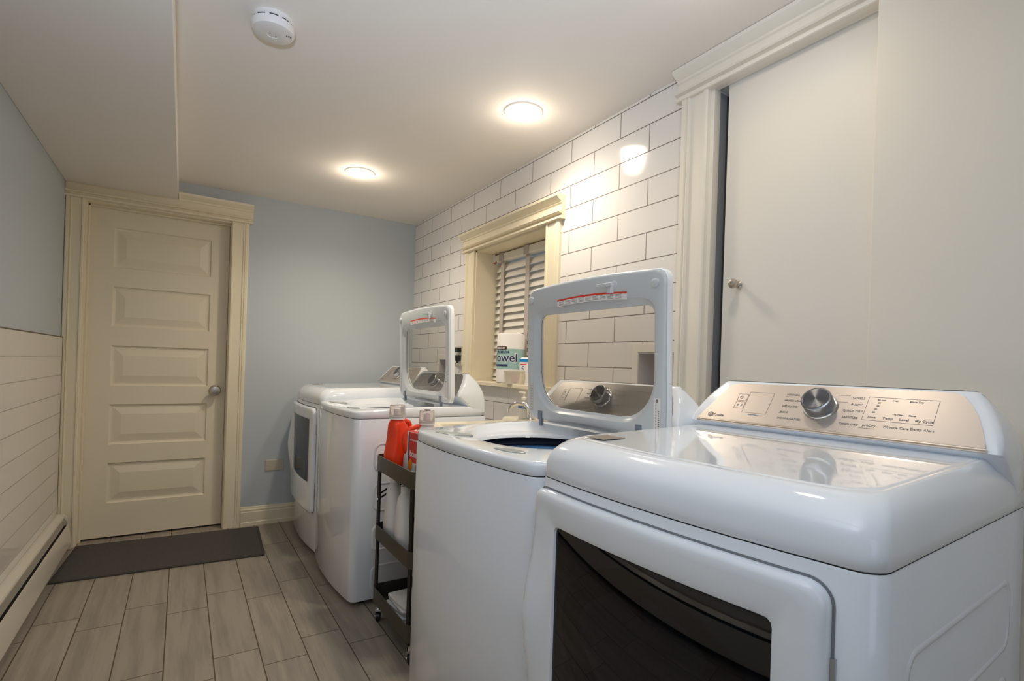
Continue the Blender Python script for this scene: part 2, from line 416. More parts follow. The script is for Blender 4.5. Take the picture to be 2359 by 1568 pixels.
bx(bm, XR-.001, XR+.22, WY0-.004, WY0+.010, WZ0, WZ1); bx(bm, XR-.001, XR+.22, WY1-.010, WY1+.004, WZ0, WZ1); bx(bm, XR-.001, XR+.22, WY0, WY1, WZ1-.010, WZ1+.004)
PW(finish('window_reveal', bm, M_cream, smooth=0))
bm = bmesh.new()
X0, X1 = XR+.185, XR+.215
for a, b, c_, d in ((WY0+.01, WY0+.05, WZ0+.004, WZ1-.01), (WY1-.05, WY1-.01, WZ0+.004, WZ1-.01), (WY0+.05, WY1-.05, WZ0+.004, WZ0+.045), (WY0+.05, WY1-.05, WZ1-.05, WZ1-.01), (WY0+.05, WY1-.05, 1.39, 1.425)): bx(bm, X0, X1, a, b, c_, d)
PW(finish('window_sash', bm, M_cream, bevel=.002))
PW(box('window_pane', M_pane, XR+.198, XR+.202, WY0+.05, WY1-.05, WZ0+.045, WZ1-.05, smooth=0))

# venetian blind
bl = tag(empty('window_blind', (1.64, 2.43, 1.78)), 'closed cream horizontal slat blind with cloth tapes hanging in the window', 'blind')
def PB(o, par=None):
    o.parent = bl; o.matrix_parent_inverse = Matrix.Translation(-Vector(bl.location)); return o
bm = bmesh.new(); bx(bm, 1.612, 1.665, WY0+.016, WY1-.018, 1.738, 1.782); PB(finish('headrail', bm, M_slat, bevel=.003))
bm = bmesh.new(); bx(bm, 1.604, 1.612, WY1-.030, WY1-.0135, 1.728, 1.788); bx(bm, 1.604, 1.67, WY1-.0155, WY1-.0115, 1.728, 1.788); PB(finish('rail_bracket', bm, M_whitep, bevel=.001))
bm = bmesh.new()
for i in range(16):
    z = 1.700 - i*.0425
    if z < 1.04: break
    M_ = Matrix.Translation((1.640, 0, z)) @ Matrix.Rotation(R(29), 4, 'Y')
    bx(bm, -.0014, .0014, WY0+.016, WY1-.018, -.0262, .0262, M=M_)
PB(finish('slats', bm, M_slat, smooth=0))
for y in (2.695, 2.425, 2.155):
    bm = bmesh.new(); bx(bm, 1.6215, 1.623, y-.019, y+.019, 1.04, 1.738); bx(bm, 1.606, 1.612, y-.021, y+.021, 1.734, 1.785); PB(finish('ladder_tape', bm, M_tape, smooth=0))
bm = bmesh.new(); bx(bm, 1.625, 1.655, WY0+.016, WY1-.018, 1.012, 1.030); PB(finish('bottom_rail', bm, M_slat, bevel=.003))
bm = bmesh.new(); tube(bm, [(1.604, 2.771, 1.734), (1.606, 2.758, 1.727), (1.606, 2.747, 1.738)], .0045, 6); PB(finish('cord_lock', bm, mat('rust_brown', (.35, .10, .04), .6)))

# ---- sliding closet door
d2 = structure(empty('door_2', (1.525, .86, 0)))
def P2(o):
    o.parent = d2; o.matrix_parent_inverse = Matrix.Translation(-Vector(d2.location)); return o
P2(box('door_slab', M_slide, 1.512, 1.546, .45, 1.088, .01, 2.075, bevel=.002))
bm = bmesh.new(); c = (1.512, 1.027, 1.389)
lathe(bm, [(.010, 0), (.012, -.004), (.008, -.008), (.007, -.022), (.013, -.026), (.0155, -.032), (.0155, -.036), (.012, -.042), (.005, -.045)], c, 'x', 24); P2(finish('door_knob', bm, M_nickel))
bm = bmesh.new()
prism(bm, casing_profile(.110, .026), lambda p, q, t: (XR-q, 1.250-p, t), 0, 2.066)
P2(finish('door_casing', bm, M_trimw, smooth=25))
bm = bmesh.new()
prism(bm, header_profile(.104, .020), lambda p, q, t: (XR-p, t, 2.060+q), .624, 1.268)
P2(finish('door_header', bm, M_trimw, smooth=25))
bm = bmesh.new(); bx(bm, XR-.002, XR+.030, 1.127, CY1+.002, 0, 2.072); bx(bm, XR-.002, XR+.018, .63, 1.127, 2.060, 2.074)
P2(finish('door_jamb', bm, M_trimw, smooth=0, bevel=.0015))
bm = bmesh.new(); bx(bm, XR+.032, XR+.068, 1.130, CY1-.0005, 0, 2.058); P2(finish('door_track_post', bm, M_grey, smooth=0))
bm = bmesh.new(); bx(bm, XR+.0685, XR+.215, 1.130, CY1-.0005, 0, 2.058); P2(finish('closet_gap_shade', bm, mat('closet_shade_tone', (.10, .11, .13), .6), smooth=0))  # dark strip: shade inside the closet gap put into its colour
bm = bmesh.new(); tube(bm, [(1.585, 1.10, 1.215), (1.583, 1.108, 1.19), (1.583, 1.112, 1.165)], .004, 6); P2(finish('door_latch', bm, M_whitep))

# ================================================================ CEILING FITTINGS
def recessed_light(name, x, y, label):
    t = tag(empty(name, (x, y, ZC)), label, 'ceiling light', 'recessed ceiling lights')
    bm = bmesh.new(); lathe(bm, [(.082, 0), (.082, -.002), (.078, -.005), (.060, -.005), (.054, -.001)], n=48, cap0=False, cap1=False); finish('trim_ring', bm, M_ceil, t)
    bm = bmesh.new(); lathe(bm, [(.0545, -.0008), (.053, -.004), (.045, -.007), (.030, -.009), (.010, -.010)], n=40); finish('lens', bm, M_bulb, t)
    return t
LC = (1.0, .87, .70)
LP = [(1.172, 1.822), (.815, 2.945)]
recessed_light('recessed_light', *LP[0], 'bright round recessed ceiling light nearest the sliding closet door')
recessed_light('recessed_light', *LP[1], 'lit recessed ceiling light nearer the blue far wall')
recessed_light('recessed_light', 1.13, .86, 'lit recessed ceiling light over the nearest dryer, above the picture')
for (x, y), e_, c_ in ((LP[0], 19, LC), (LP[1], 25, LC), ((1.13, .86), 5, LC)):
    lamp('recessed_lamp', 'SPOT', (x, y, ZC-.03), e_, c_, spot_size=R(160), spot_blend=.9, shadow_soft_size=.05)
    lamp('recessed_glow', 'POINT', (x, y, ZC-.07), e_*.055, c_, shadow_soft_size=.05)

sd = tag(empty('smoke_detector', (.212, 1.800, ZC)), 'round white smoke detector with dark vent slots on the ceiling', 'smoke detector')
bm = bmesh.new(); lathe(bm, [(.060, 0), (.061, -.012), (.058, -.014), (.058, -.017), (.063, -.020), (.064, -.034), (.060, -.042), (.050, -.046), (.018, -.047), (.017, -.0455), (.004, -.0455)], n=48); finish('housing', bm, M_detector, sd)
bm = bmesh.new()
for i in range(10):
    a0 = i*2*PI/10
    L = []
    for j in range(6):
        a = a0 + j*.085; ca, sa = math.cos(a), math.sin(a); L.append([(.0590*ca, .0590*sa, -.0145), (.0595*ca, .0595*sa, -.0145), (.0595*ca, .0595*sa, -.0175), (.0590*ca, .0590*sa, -.0175)])
    loft(bm, L)
for k in range(3): bx(bm, .036+k*.006, .039+k*.006, -.022, -.014, -.0468, -.0462)
for k in (-1, 1): bx(bm, k*.009-.001, k*.009+.001, -.003+.004*k, .001+.004*k, -.0478, -.0468)
finish_split('vent_slot', bm, M_dark, sd, smooth=0)

# ================================================================ LEFT / FAR WALL FITTINGS
ht = tag(empty('baseboard_heater', (XL+.011, .9, 0)), 'long low cream baseboard radiator along the left tiled wall', 'radiator')
def PH(o):
    o.parent = ht; o.matrix_parent_inverse = Matrix.Translation(-Vector(ht.location)); return o
HX = XL+.011
bm = bmesh.new(); prism(bm, [(HX, .01), (HX, .203), (HX+.010, .203), (HX+.034, .194), (HX+.037, .188), (HX+.036, .180), (HX+.034, .180), (HX+.034, .187), (HX+.010, .197), (HX+.004, .197), (HX+.004, .01)], lambda p, q, t: (p, t, q), YB, 3.735); PH(finish('top_cover', bm, M_heater, smooth=15))
bm = bmesh.new(); prism(bm, [(HX+.050, .146), (HX+.054, .152), (HX+.057, .146), (HX+.068, .040), (HX+.060, .036), (HX+.060, .040), (HX+.064, .042), (HX+.053, .143)], lambda p, q, t: (p, t, q), YB, 3.735); PH(finish('front_panel', bm, M_heater, smooth=25))
bm = bmesh.new(); prism(bm, [(HX+.030, .1865), (HX+.049, .163), (HX+.047, .160), (HX+.028, .1835)], lambda p, q, t: (p, t, q), YB, 3.733); PH(finish('damper', bm, M_galv, smooth=0))
bm = bmesh.new(); bx(bm, HX+.006, HX+.05, YB, 3.72, .06, .145); PH(finish('heating_element', bm, M_dark, smooth=0))
bm = bmesh.new(); prism(bm, [(HX, .005), (HX, .202), (HX+.031, .202), (HX+.050, .186), (HX+.053, .150), (HX+.070, .036), (HX+.068, .005)], lambda p, q, t: (p, t, q), 3.735, 3.752); PH(finish('end_cap', bm, M_heater, smooth=20, bevel=.002))

pl = tag(empty('blank_wall_plate', (.542, YF, .388)), 'horizontal beige cover plate low on the blue far wall', 'wall plate')
o = box('plate', M_plate, -.057, .057, -.007, -.0005, -.036, .036, pl, bevel=.003)
bm = bmesh.new()
for sx_ in (-.042, .042): lathe(bm, [(.003, -.007), (.0028, -.0082)], (sx_, 0, 0), 'y', 10)
finish_split('screw', bm, M_galv, pl)

# floor mat
mt = empty('floor_mat', (-.030, 3.476, 0), R(-3.0)); tag(mt, 'dark grey ribbed rectangular mat in front of the cream panelled door', 'mat')
bm = bmesh.new(); L = []
for ins, z in ((0, .0005), (0, .006), (.003, .0075), (.012, .0075), (.014, .0062)):
    L.append([(p, q, z) for p, q in rrect(-.465+ins, .465-ins, -.280+ins, .280-ins, .012)])
loft(bm, L); finish('border', bm, mat('mat_border', (.055, .047, .043), .9, bump=.5, bscale=300), mt)
bm = bmesh.new(); bx(bm, -.449, .449, -.264, .264, .0060, .0072)
nseg = 52
for i in range(nseg):
    y = -.262 + i*.524/(nseg-1); prism(bm, [(y-.0036, .007), (y-.0018, .0093), (y+.0018, .0093), (y+.0036, .007)], lambda p, q, t: (t, p, q), -.447, .447)
finish('ribbed_surface', bm, M_mat, mt, smooth=0)

# ================================================================ WASHERS AND DRYERS (local: x = depth into the wall side, y = from right to left, z up)
W_ = .684
BOW = .026
def outline(u0, u1, v0, v1, r, bow=BOW, rb=.01):
    P = []
    for p, q in subdiv(rrect(u0, u1, v0, v1, (r, rb, rb, r), 5), 8):
        if p < u0 + .2:
            k = max(0, 1-((q-W_/2)/(W_/2))**2); f = max(0, 1-(p-u0)/.2); p -= bow*k*f
        P.append((p, q))
    return P
def ring(P, z): return [(p, q, z) for p, q in P]
D_ = .668
def cabinet(t, seam=.843, D_=.668):
    bm = bmesh.new()
    loft(bm, [ring(outline(.003, D_, .003, W_-.003, .030), .025), ring(outline(0, D_, 0, W_, .032), .030), ring(outline(0, D_, 0, W_, .032), seam-.003), ring(outline(.002, D_, .002, W_-.002, .030), seam-.0002)], cap1=False)
    o = finish('cabinet', bm, M_enamel, t, smooth=40)
    bm = bmesh.new(); loft(bm, [ring(outline(.006, D_-.006, .006, W_-.006, .026), seam-.004), ring(outline(.006, D_-.006, .006, W_-.006, .026), seam+.004)], cap0=False, cap1=False); finish('seam_gap', bm, mat('seam_grey', (.10, .10, .11), .5), t, smooth=0)
    bm = bmesh.new()
    # pressed ribs on both side panels
    for z0, z1 in ((.600, .735), (.420, .555), (.240, .365), (.055, .180)):
        for vv, sg in ((0, -1), (W_, 1)):
            A = [rrect(.085+i, .600-i, z0+i, z1-i, .035-i*.5, 6) for i in (0, .003, .010, .013)]
            hs = [0, .0022, .0022, 0]
            loft(bm, [[(p, vv+sg*(h-.0004), q) for p, q in a] for a, h in zip(A, hs)], cap0=False, cap1=False)
    finish_split('pressed_rib', bm, M_enamel, t, smooth=50)
    for u, v in ((.06, .06), (.06, W_-.06), (.6, .06), (.6, W_-.06)):
        bm = bmesh.new(); lathe(bm, [(.020, 0), (.022, .006), (.012, .012), (.010, .028)], (u, v, 0), 'z', 14); finish('foot', bm, M_blackpl, t)

def console(t, pu0, pz0, pu1, pz1, zbase, back, pm, zt=None, bdrop=.09):
    """rounded control console; panel plane from (pu0,pz0) up to (pu1,pz1)"""
    zt = zt or pz1+.005
    bm = bmesh.new(); L = []
    sl = (pu1-pu0)/(pz1-pz0)
    zi = pz0-.030
    for z in [zbase, zbase+.02, pz0-.022] + [pz0-.004+(zt-.004-pz0+.004)*f for f in (0, .15, .3, .45, .6, .72, .82, .9, .96, 1.0)]:
        f = max(0, (z-zbase)/(zt-.004-zbase))
        uf = pu0-.0035 + max(0, (z-pz0))*sl + max(0, pz0-z)*1.1
        ins = .001 + .060*(max(0, z-zi)/(zt-zi))**2.2
        ub = back - bdrop*f**2.6
        L.append(ring(rrect(uf, ub, ins, W_-ins, (.014, .02, .02, .014), 5), z))
    for (du, dz, i2) in ((.002, .0018, .003), (.007, .0036, .008), (.014, .0042, .016)):
        uf = pu0-.0035+(zt-.004-pz0)*sl; ub = back-bdrop
        L.append(ring(rrect(uf+du, ub-du*.6, .058+i2, W_-.058-i2, (.012, .01, .01, .012), 5), zt-.004+dz))
    loft(bm, L); co = finish('control_console', bm, M_plastic, t, smooth=50)
    # panel
    u_ = Vector((pu1-pu0, 0, pz1-pz0)); Ls = u_.length; u_.normalize(); nrm = Vector((-u_.z, 0, u_.x))
    def PT(v, s, h=0): return Vector((pu0, v, pz0)) + u_*s + nrm*h
    k = Ls/.137
    base = [(.656, -.002), (.630, .055), (.610, .104), (.603, .120), (.592, .127), (.565, .1305), (.34, .1345), (.125, .1345), (.096, .1335), (.081, .126), (.067, .108), (.051, .078), (.039, .045), (.030, .012), (.028, -.002)]
    bm = bmesh.new()
    prism(bm, [(v, s*k) for v, s in base], lambda v, s, h: PT(v, s, h), -.001, .0042)
    pn = finish('control_panel', bm, pm, t, smooth=0)
    bm = bmesh.new(); L = []
    for v in [.026, .027] + [.035+i*.0610 for i in range(11)] + [.654, .656]:
        rr = .0045 if .0265 < v < .655 else .002
        L.append([PT(v, 0, .002) + u_*rr*math.cos(a)*1.0 + nrm*rr*1.0*math.sin(a) for a in [2*PI*i/10 for i in range(10)]])
    loft(bm, L); s_ = finish('panel_edge_strip', bm, M_nickel if pm is M_panel2 else mat('bright_champagne', (.80, .70, .60), .18, 1), t); s_.parent = t
    return PT, u_, nrm, k
def knob(t, PT, u_, nrm, v, s, k):
    # frame at the knob base
    o = PT(v, s*k, .0045); M_ = Matrix((Vector((0, -1, 0)), u_, nrm)).transposed().to_4x4(); M_.translation = o
    bm = bmesh.new(); lathe(bm, [(.0375, 0), (.0385, .003), (.037, .006), (.034, .006)], n=40, M=M_); b = finish('dial_ring', bm, M_chrome, t)
    bm = bmesh.new(); V = lathe(bm, [(.034, .002), (.0345, .030), (.0335, .033), (.031, .0345), (.030, .0335), (.001, .0335)], n=48, M=M_)
    kb = finish('cycle_dial', bm, mat('dial_metal', (.42, .43, .45), .20, 1), t)
    # spun-metal face
    if 'spun' not in MATS:
        m, nt, bs = nodes('spun'); bs.inputs['Metallic'].default_value = 1; bs.inputs['Roughness'].default_value = .28; bs.inputs['Base Color'].default_value = (.13, .135, .145, 1)
        bs.inputs['Anisotropic'].default_value = .9
        tg = nt.nodes.new('ShaderNodeTangent'); tg.direction_type = 'RADIAL'; tg.axis = 'Z'; nt.links.new(tg.outputs[0], bs.inputs['Tangent']); MATS['spun'] = m
    bm = bmesh.new(); lathe(bm, [(.0295, 0), (.0285, .0012), (.001, .0012)], n=48)
    f = finish('dial_face', bm, MATS['spun'], kb); f.matrix_local = M_ @ Matrix.Translation((0, 0, .0333))

def panel_lettering(t, PT, k, m, dryer=True):
    bmA, bmB, bmC = bmesh.new(), bmesh.new(), bmesh.new(); bm = bmA
    pick = lambda v: bmA if v > .45 else (bmB if v > .24 else bmC)
    sh = lambda v: .0175-.030*v if v < .52 else .0005
    def T(s, v, sv, size, align='L', bold=.004):
        b_ = pick(v); v += sh(v)
        text(b_, s, size, lambda q: PT(v - q.x, sv*k + q.y, .0046+q.z), .0002, align=align, bold=bold)
    def LN(v0, s0, v1, s1, w=.0003):
        b_ = pick(max(v0, v1)); v0 += sh(v0); v1 += sh(v1)
        a, b = (min(v0, v1)-w, max(v0, v1)+w), (min(s0, s1)*k-w, max(s0, s1)*k+w)
        prism(b_, [(a[0], b[0]), (a[1], b[0]), (a[1], b[1]), (a[0], b[1])], lambda v, s, h: PT(v, s, h), .0040, .0047)
    sz = .0078
    left = ['NORMAL', 'MIXED LOAD', 'DELICATES', 'JEANS', 'DOWNLOADED'] if dryer else ['NORMAL', 'WHITES', 'DELICATES', 'JEANS', 'DOWNLOADED']
    for i, s in enumerate(left): T(s, .428, .100-i*.0188, sz)
    LN(.429, .0955, .405, .0955, .0003)
    right = ['TOWELS', 'BULKY', 'QUICK DRY', 'SANITIZE', 'TIMED DRY'] if dryer else ['TOWELS', 'BULKY', 'QUICK', 'SANITIZE', 'RINSE']
    for i, s in enumerate(right): T(s, (.276, .270, .283, .279, .281)[i], .102-i*.019, sz)
    for s0 in (.110, .090): LN(.278, s0, .305, s0, .0002)
    # selection window
    LN(.237, .110, .103, .110); LN(.237, .045, .103, .045, .0003); LN(.237, .045, .237, .110); LN(.103, .045, .103, .110, .0003)
    if dryer:
        for s, v, sv, z in (('80 min', .219, .101, .0062), ('60', .216, .093, .0058), ('40', .217, .084, .0058), ('30', .219, .075, .0058), ('20', .221, .066, .0058), ('Hot', .188, .101, .0062), ('More Dry', .156, .101, .0062),
                       ('No Heat', .180, .064, .0055), ('Damp', .150, .064, .0055), ('Time', .228, .051, .0085), ('Temp', .197, .051, .0085), ('Level', .165, .051, .0085), ('My Cycle', .136, .051, .0085)):
            T(s, v, sv, z)
        for s, v, sv in (('proDry', .231, .0275), ('Wrinkle Care', .191, .028), ('Damp Alert', .140, .029)): T(s, v, sv, .0085)
        LN(.237, .022, .205, .022, .0003)
    else:
        for s, v, sv, z in (('Soil', .225, .051, .0085), ('Temp', .197, .051, .0085), ('Spin', .165, .051, .0085), ('My Cycle', .136, .051, .0085)): T(s, v, sv, z)
    # power and start buttons
    o = PT(.549, .085*k, .0044)
    def arc(cv, cs, r, a0, a1, w):
        L = []
        for i in range(25):
            a = a0+(a1-a0)*i/24
            L.append([PT(cv-(r+e)*math.cos(a), cs*k+(r+e)*math.sin(a), h) for e, h in ((-w, .0041), (w, .0041), (w, .0048), (-w, .0048))])
        loft(bm, L)
    arc(.551, .0835, .0042, R(120), R(420), .0005); LN(.551, .0835, .551, .0875, .0004)
    prism(bm, [(.5535, .0530*k), (.5535, .0610*k), (.5465, .0570*k)], lambda v, s, h: PT(v, s, h), .004, .0048)
    LN(.5425, .0540, .5425, .0600, .0006); LN(.5395, .0540, .5395, .0600, .0006)
    for c_ in (.0835, .0570):
        LN(.560, c_-.011, .533, c_-.011, .0002); LN(.560, c_+.011, .533, c_+.011, .0002); LN(.560, c_-.011, .560, c_+.011, .0002); LN(.533, c_-.011, .533, c_+.011, .0002)
    LN(.531, .103, .462, .103, .0002); LN(.531, .034, .462, .034, .0002); LN(.531, .034, .531, .103, .0002); LN(.462, .034, .462, .103, .0002)
    # maker's roundel and word
    arc(.6175, .0175, .0075, 0, 2*PI, .0008)
    prism(bm, [(.6175-.0064*math.cos(2*PI*i/20), .0175*k+.0064*math.sin(2*PI*i/20)) for i in range(20)], lambda v, s, h: PT(v, s, h), .004, .0046)
    T('Profile', .607, .0135, .0115)
    finish('button_lettering', bmA, m, t, smooth=0); finish('cycle_lettering', bmB, m, t, smooth=0); finish('option_lettering', bmC, m, t, smooth=0)
    bm = bmesh.new(); text(bm, 'GE', .0075, lambda q: PT(.6222-q.x, .0150*k+q.y, .0049+q.z), .0002, bold=.01); finish('roundel_letters', bm, M_panel, t, smooth=0)
    if dryer:
        bm = bmesh.new(); text(bm, 'SMARTDRY', .0058, lambda q: PT(.512-q.x, .026*k+q.y, .0046+q.z), .0002); finish('blue_lettering', bm, M_bluetext, t, smooth=0)

# ---------------- dryer
def dryer(loc, rz, label):
    t = tag(empty('clothes_dryer', loc, rz), label, 'clothes dryer', 'white clothes dryers')
    DD = .700; SM = .853
    cabinet(t, SM, DD)
    bm = bmesh.new(); L = []
    prof = [(.0012, .0012, .8455), (0, 0, .847), (0, 0, .868), (.002, .0015, .884), (.006, .004, .897), (.014, .008, .910), (.026, .014, .921), (.040, .022, .930), (.054, .031, .9355), (.064, .037, .9380), (.0665, .0395, .9372), (.070, .042, .9372), (.0725, .0445, .9385), (.0745, .0465, .9387), (.080, .052, .9387), (.12, .09, .9387)]
    prof = [(a_, b_, c_+.0045+.005*max(0, .875-c_)/.03) for a_, b_, c_ in prof]
    for iu, iv, z in prof: L.append([(p, q, z + (.014*max(0, p-.08)/.6 if z > .936 else 0)) for p, q in outline(iu, DD-.002, iv, W_-iv, .032+iu*.35, BOW*(1-iu*2))])
    loft(bm, L); finish('top_panel', bm, M_plastic, t, smooth=60)
    PT, u_, nrm, k = console(t, .545, .970, .631, 1.076, .885, DD, M_panel, bdrop=.048)
    knob(t, PT, u_, nrm, .342, .071, k); panel_lettering(t, PT, k, M_text)
    # door with square window and bulged handle side
    def dcurve(v):  # how far the door face stands out from the cabinet front line
        return -BOW*max(0, 1-((v-W_/2)/(W_/2))**2)
    dz0, dz1 = .235, .830
    bm = bmesh.new(); L = []
    def dl(ins, h, rr=None):
        P = []
        for v, z in subdiv(rrect(.052+ins, .672-ins, dz0+ins, dz1-ins, rr or (.03, .055, .02, .03), 8), 8):
            bulge = 0
            if v > .60:   # handle side bulges outward at mid height
                g = math.exp(-((z-.55)/.13)**2); bulge = -.030*g*((v-.60)/.072)
            P.append((dcurve(v)-.001+h+bulge*(1 if h < -.005 else .2), v, z))
        return P
    def wl(ins, h):
        return [(dcurve(v)-.001+h, v, z) for v, z in subdiv(rrect(.119+ins, .589-ins, .400+ins, .762-ins, (.02, .022, .012, .012), 8), 8)]
    n0, n1 = len(dl(0, 0)), len(wl(0, 0))
    # equalise the point counts by resampling both rings along their length
    def resample(P, n=96):
        P = [Vector(p) for p in P]; P.append(P[0].copy()); ln = [0]
        for a, b in zip(P, P[1:]): ln.append(ln[-1]+(b-a).length)
        out = []; j = 0
        for i in range(n):
            s = ln[-1]*i/n
            while ln[j+1] < s: j += 1
            f = (s-ln[j])/max(1e-9, ln[j+1]-ln[j]); out.append(P[j].lerp(P[j+1], f))
        return out
    ro = [dl(0, .004), dl(0, -.013), dl(.003, -.019), dl(.010, -.0225), dl(.022, -.023)]
    ri = [wl(-.014, -.021), wl(-.006, -.0195), wl(-.002, -.018), wl(0, -.012)]
    # the two rings are kept as matching corner lists: bridge by index on a common parameter
    def by_angle(P, n=260, cu=.354, cz=None):
        cz = cz or (sum(p[2] for p in P)/len(P)); P = [Vector(p) for p in P]; m_ = len(P); out = []
        for i in range(n):
            a = 2*PI*i/n; d = Vector((math.cos(a), math.sin(a)))
            best = None
            for j in range(m_):
                A, B = P[j], P[(j+1) % m_]; ax, az, bx_, bz = A.y-cu, A.z-cz, B.y-cu, B.z-cz
                den = d.x*(bz-az)-d.y*(bx_-ax)
                if abs(den) < 1e-12: continue
                s = (ax*(bz-az)-az*(bx_-ax))/den; f = (ax*d.y-az*d.x)/den
                if s > 0 and -1e-6 <= f <= 1+1e-6 and (best is None or s > best[0]): best = (s, A.lerp(B, min(1, max(0, f))))
            out.append(best[1])
        return out
    loft(bm, [by_angle(p, cz=.56) for p in ro+ri], cap0=True, cap1=False)
    dr = finish('door', bm, M_plastic, t, smooth=45)
    bm = bmesh.new(); gv = [.117+.0118*i for i in range(41)]
    loft(bm, [[(dcurve(v)-.0137, v, .402), (dcurve(v)-.0137, v, .760), (dcurve(v)-.0125, v, .760), (dcurve(v)-.0125, v, .402)] for v in gv])
    g = finish('door_window', bm, M_doorglass, dr, smooth=30)
    # drum opening behind the glass
    bm = bmesh.new(); L = []
    for u, r_ in ((-.0005, .220), (-.006, .216), (-.006, .200), (-.001, .190)):
        pts = [(W_/2+.012+r_*math.cos(2*PI*i/40), .575+r_*.95*math.sin(2*PI*i/40)*.78) for i in range(40)]
        L.append([(dcurve(v)+u, v, z) for v, z in pts])
    loft(bm, L, cap0=False, cap1=True); bi = finish('drum_opening', bm, mat('drum_shadow', (.50, .48, .47), .5), t, smooth=40)
    # gap around the door and hinge
    bm = bmesh.new()
    for z in (.735, .375):
        bx(bm, dcurve(.05)-.004, dcurve(.05)+.003, .0455, .0515, z-.055, z)
    finish_split('door_hinge', bm, M_steel, t, smooth=0)
    bm = bmesh.new()
    Lg = [[(dcurve(v)-.0012, v, z) for v, z in subdiv(rrect(.048+e, .676-e, dz0-.004+e, dz1+.004-e, (.03, .058, .024, .034), 8), 8)] for e in (0, .006)]
    loft(bm, Lg, cap0=False, cap1=False); finish('door_gap', bm, mat('gap_shade', (.22, .23, .25), .6), t, smooth=0)
    # rating sticker on the far left of the top
    bm = bmesh.new(); bx(bm, .075, .145, .560, .615, .9460, .9468)
    st = finish('top_sticker', bm, mat('sticker_brown', (.30, .25, .20), .35), t, smooth=0)
    return t

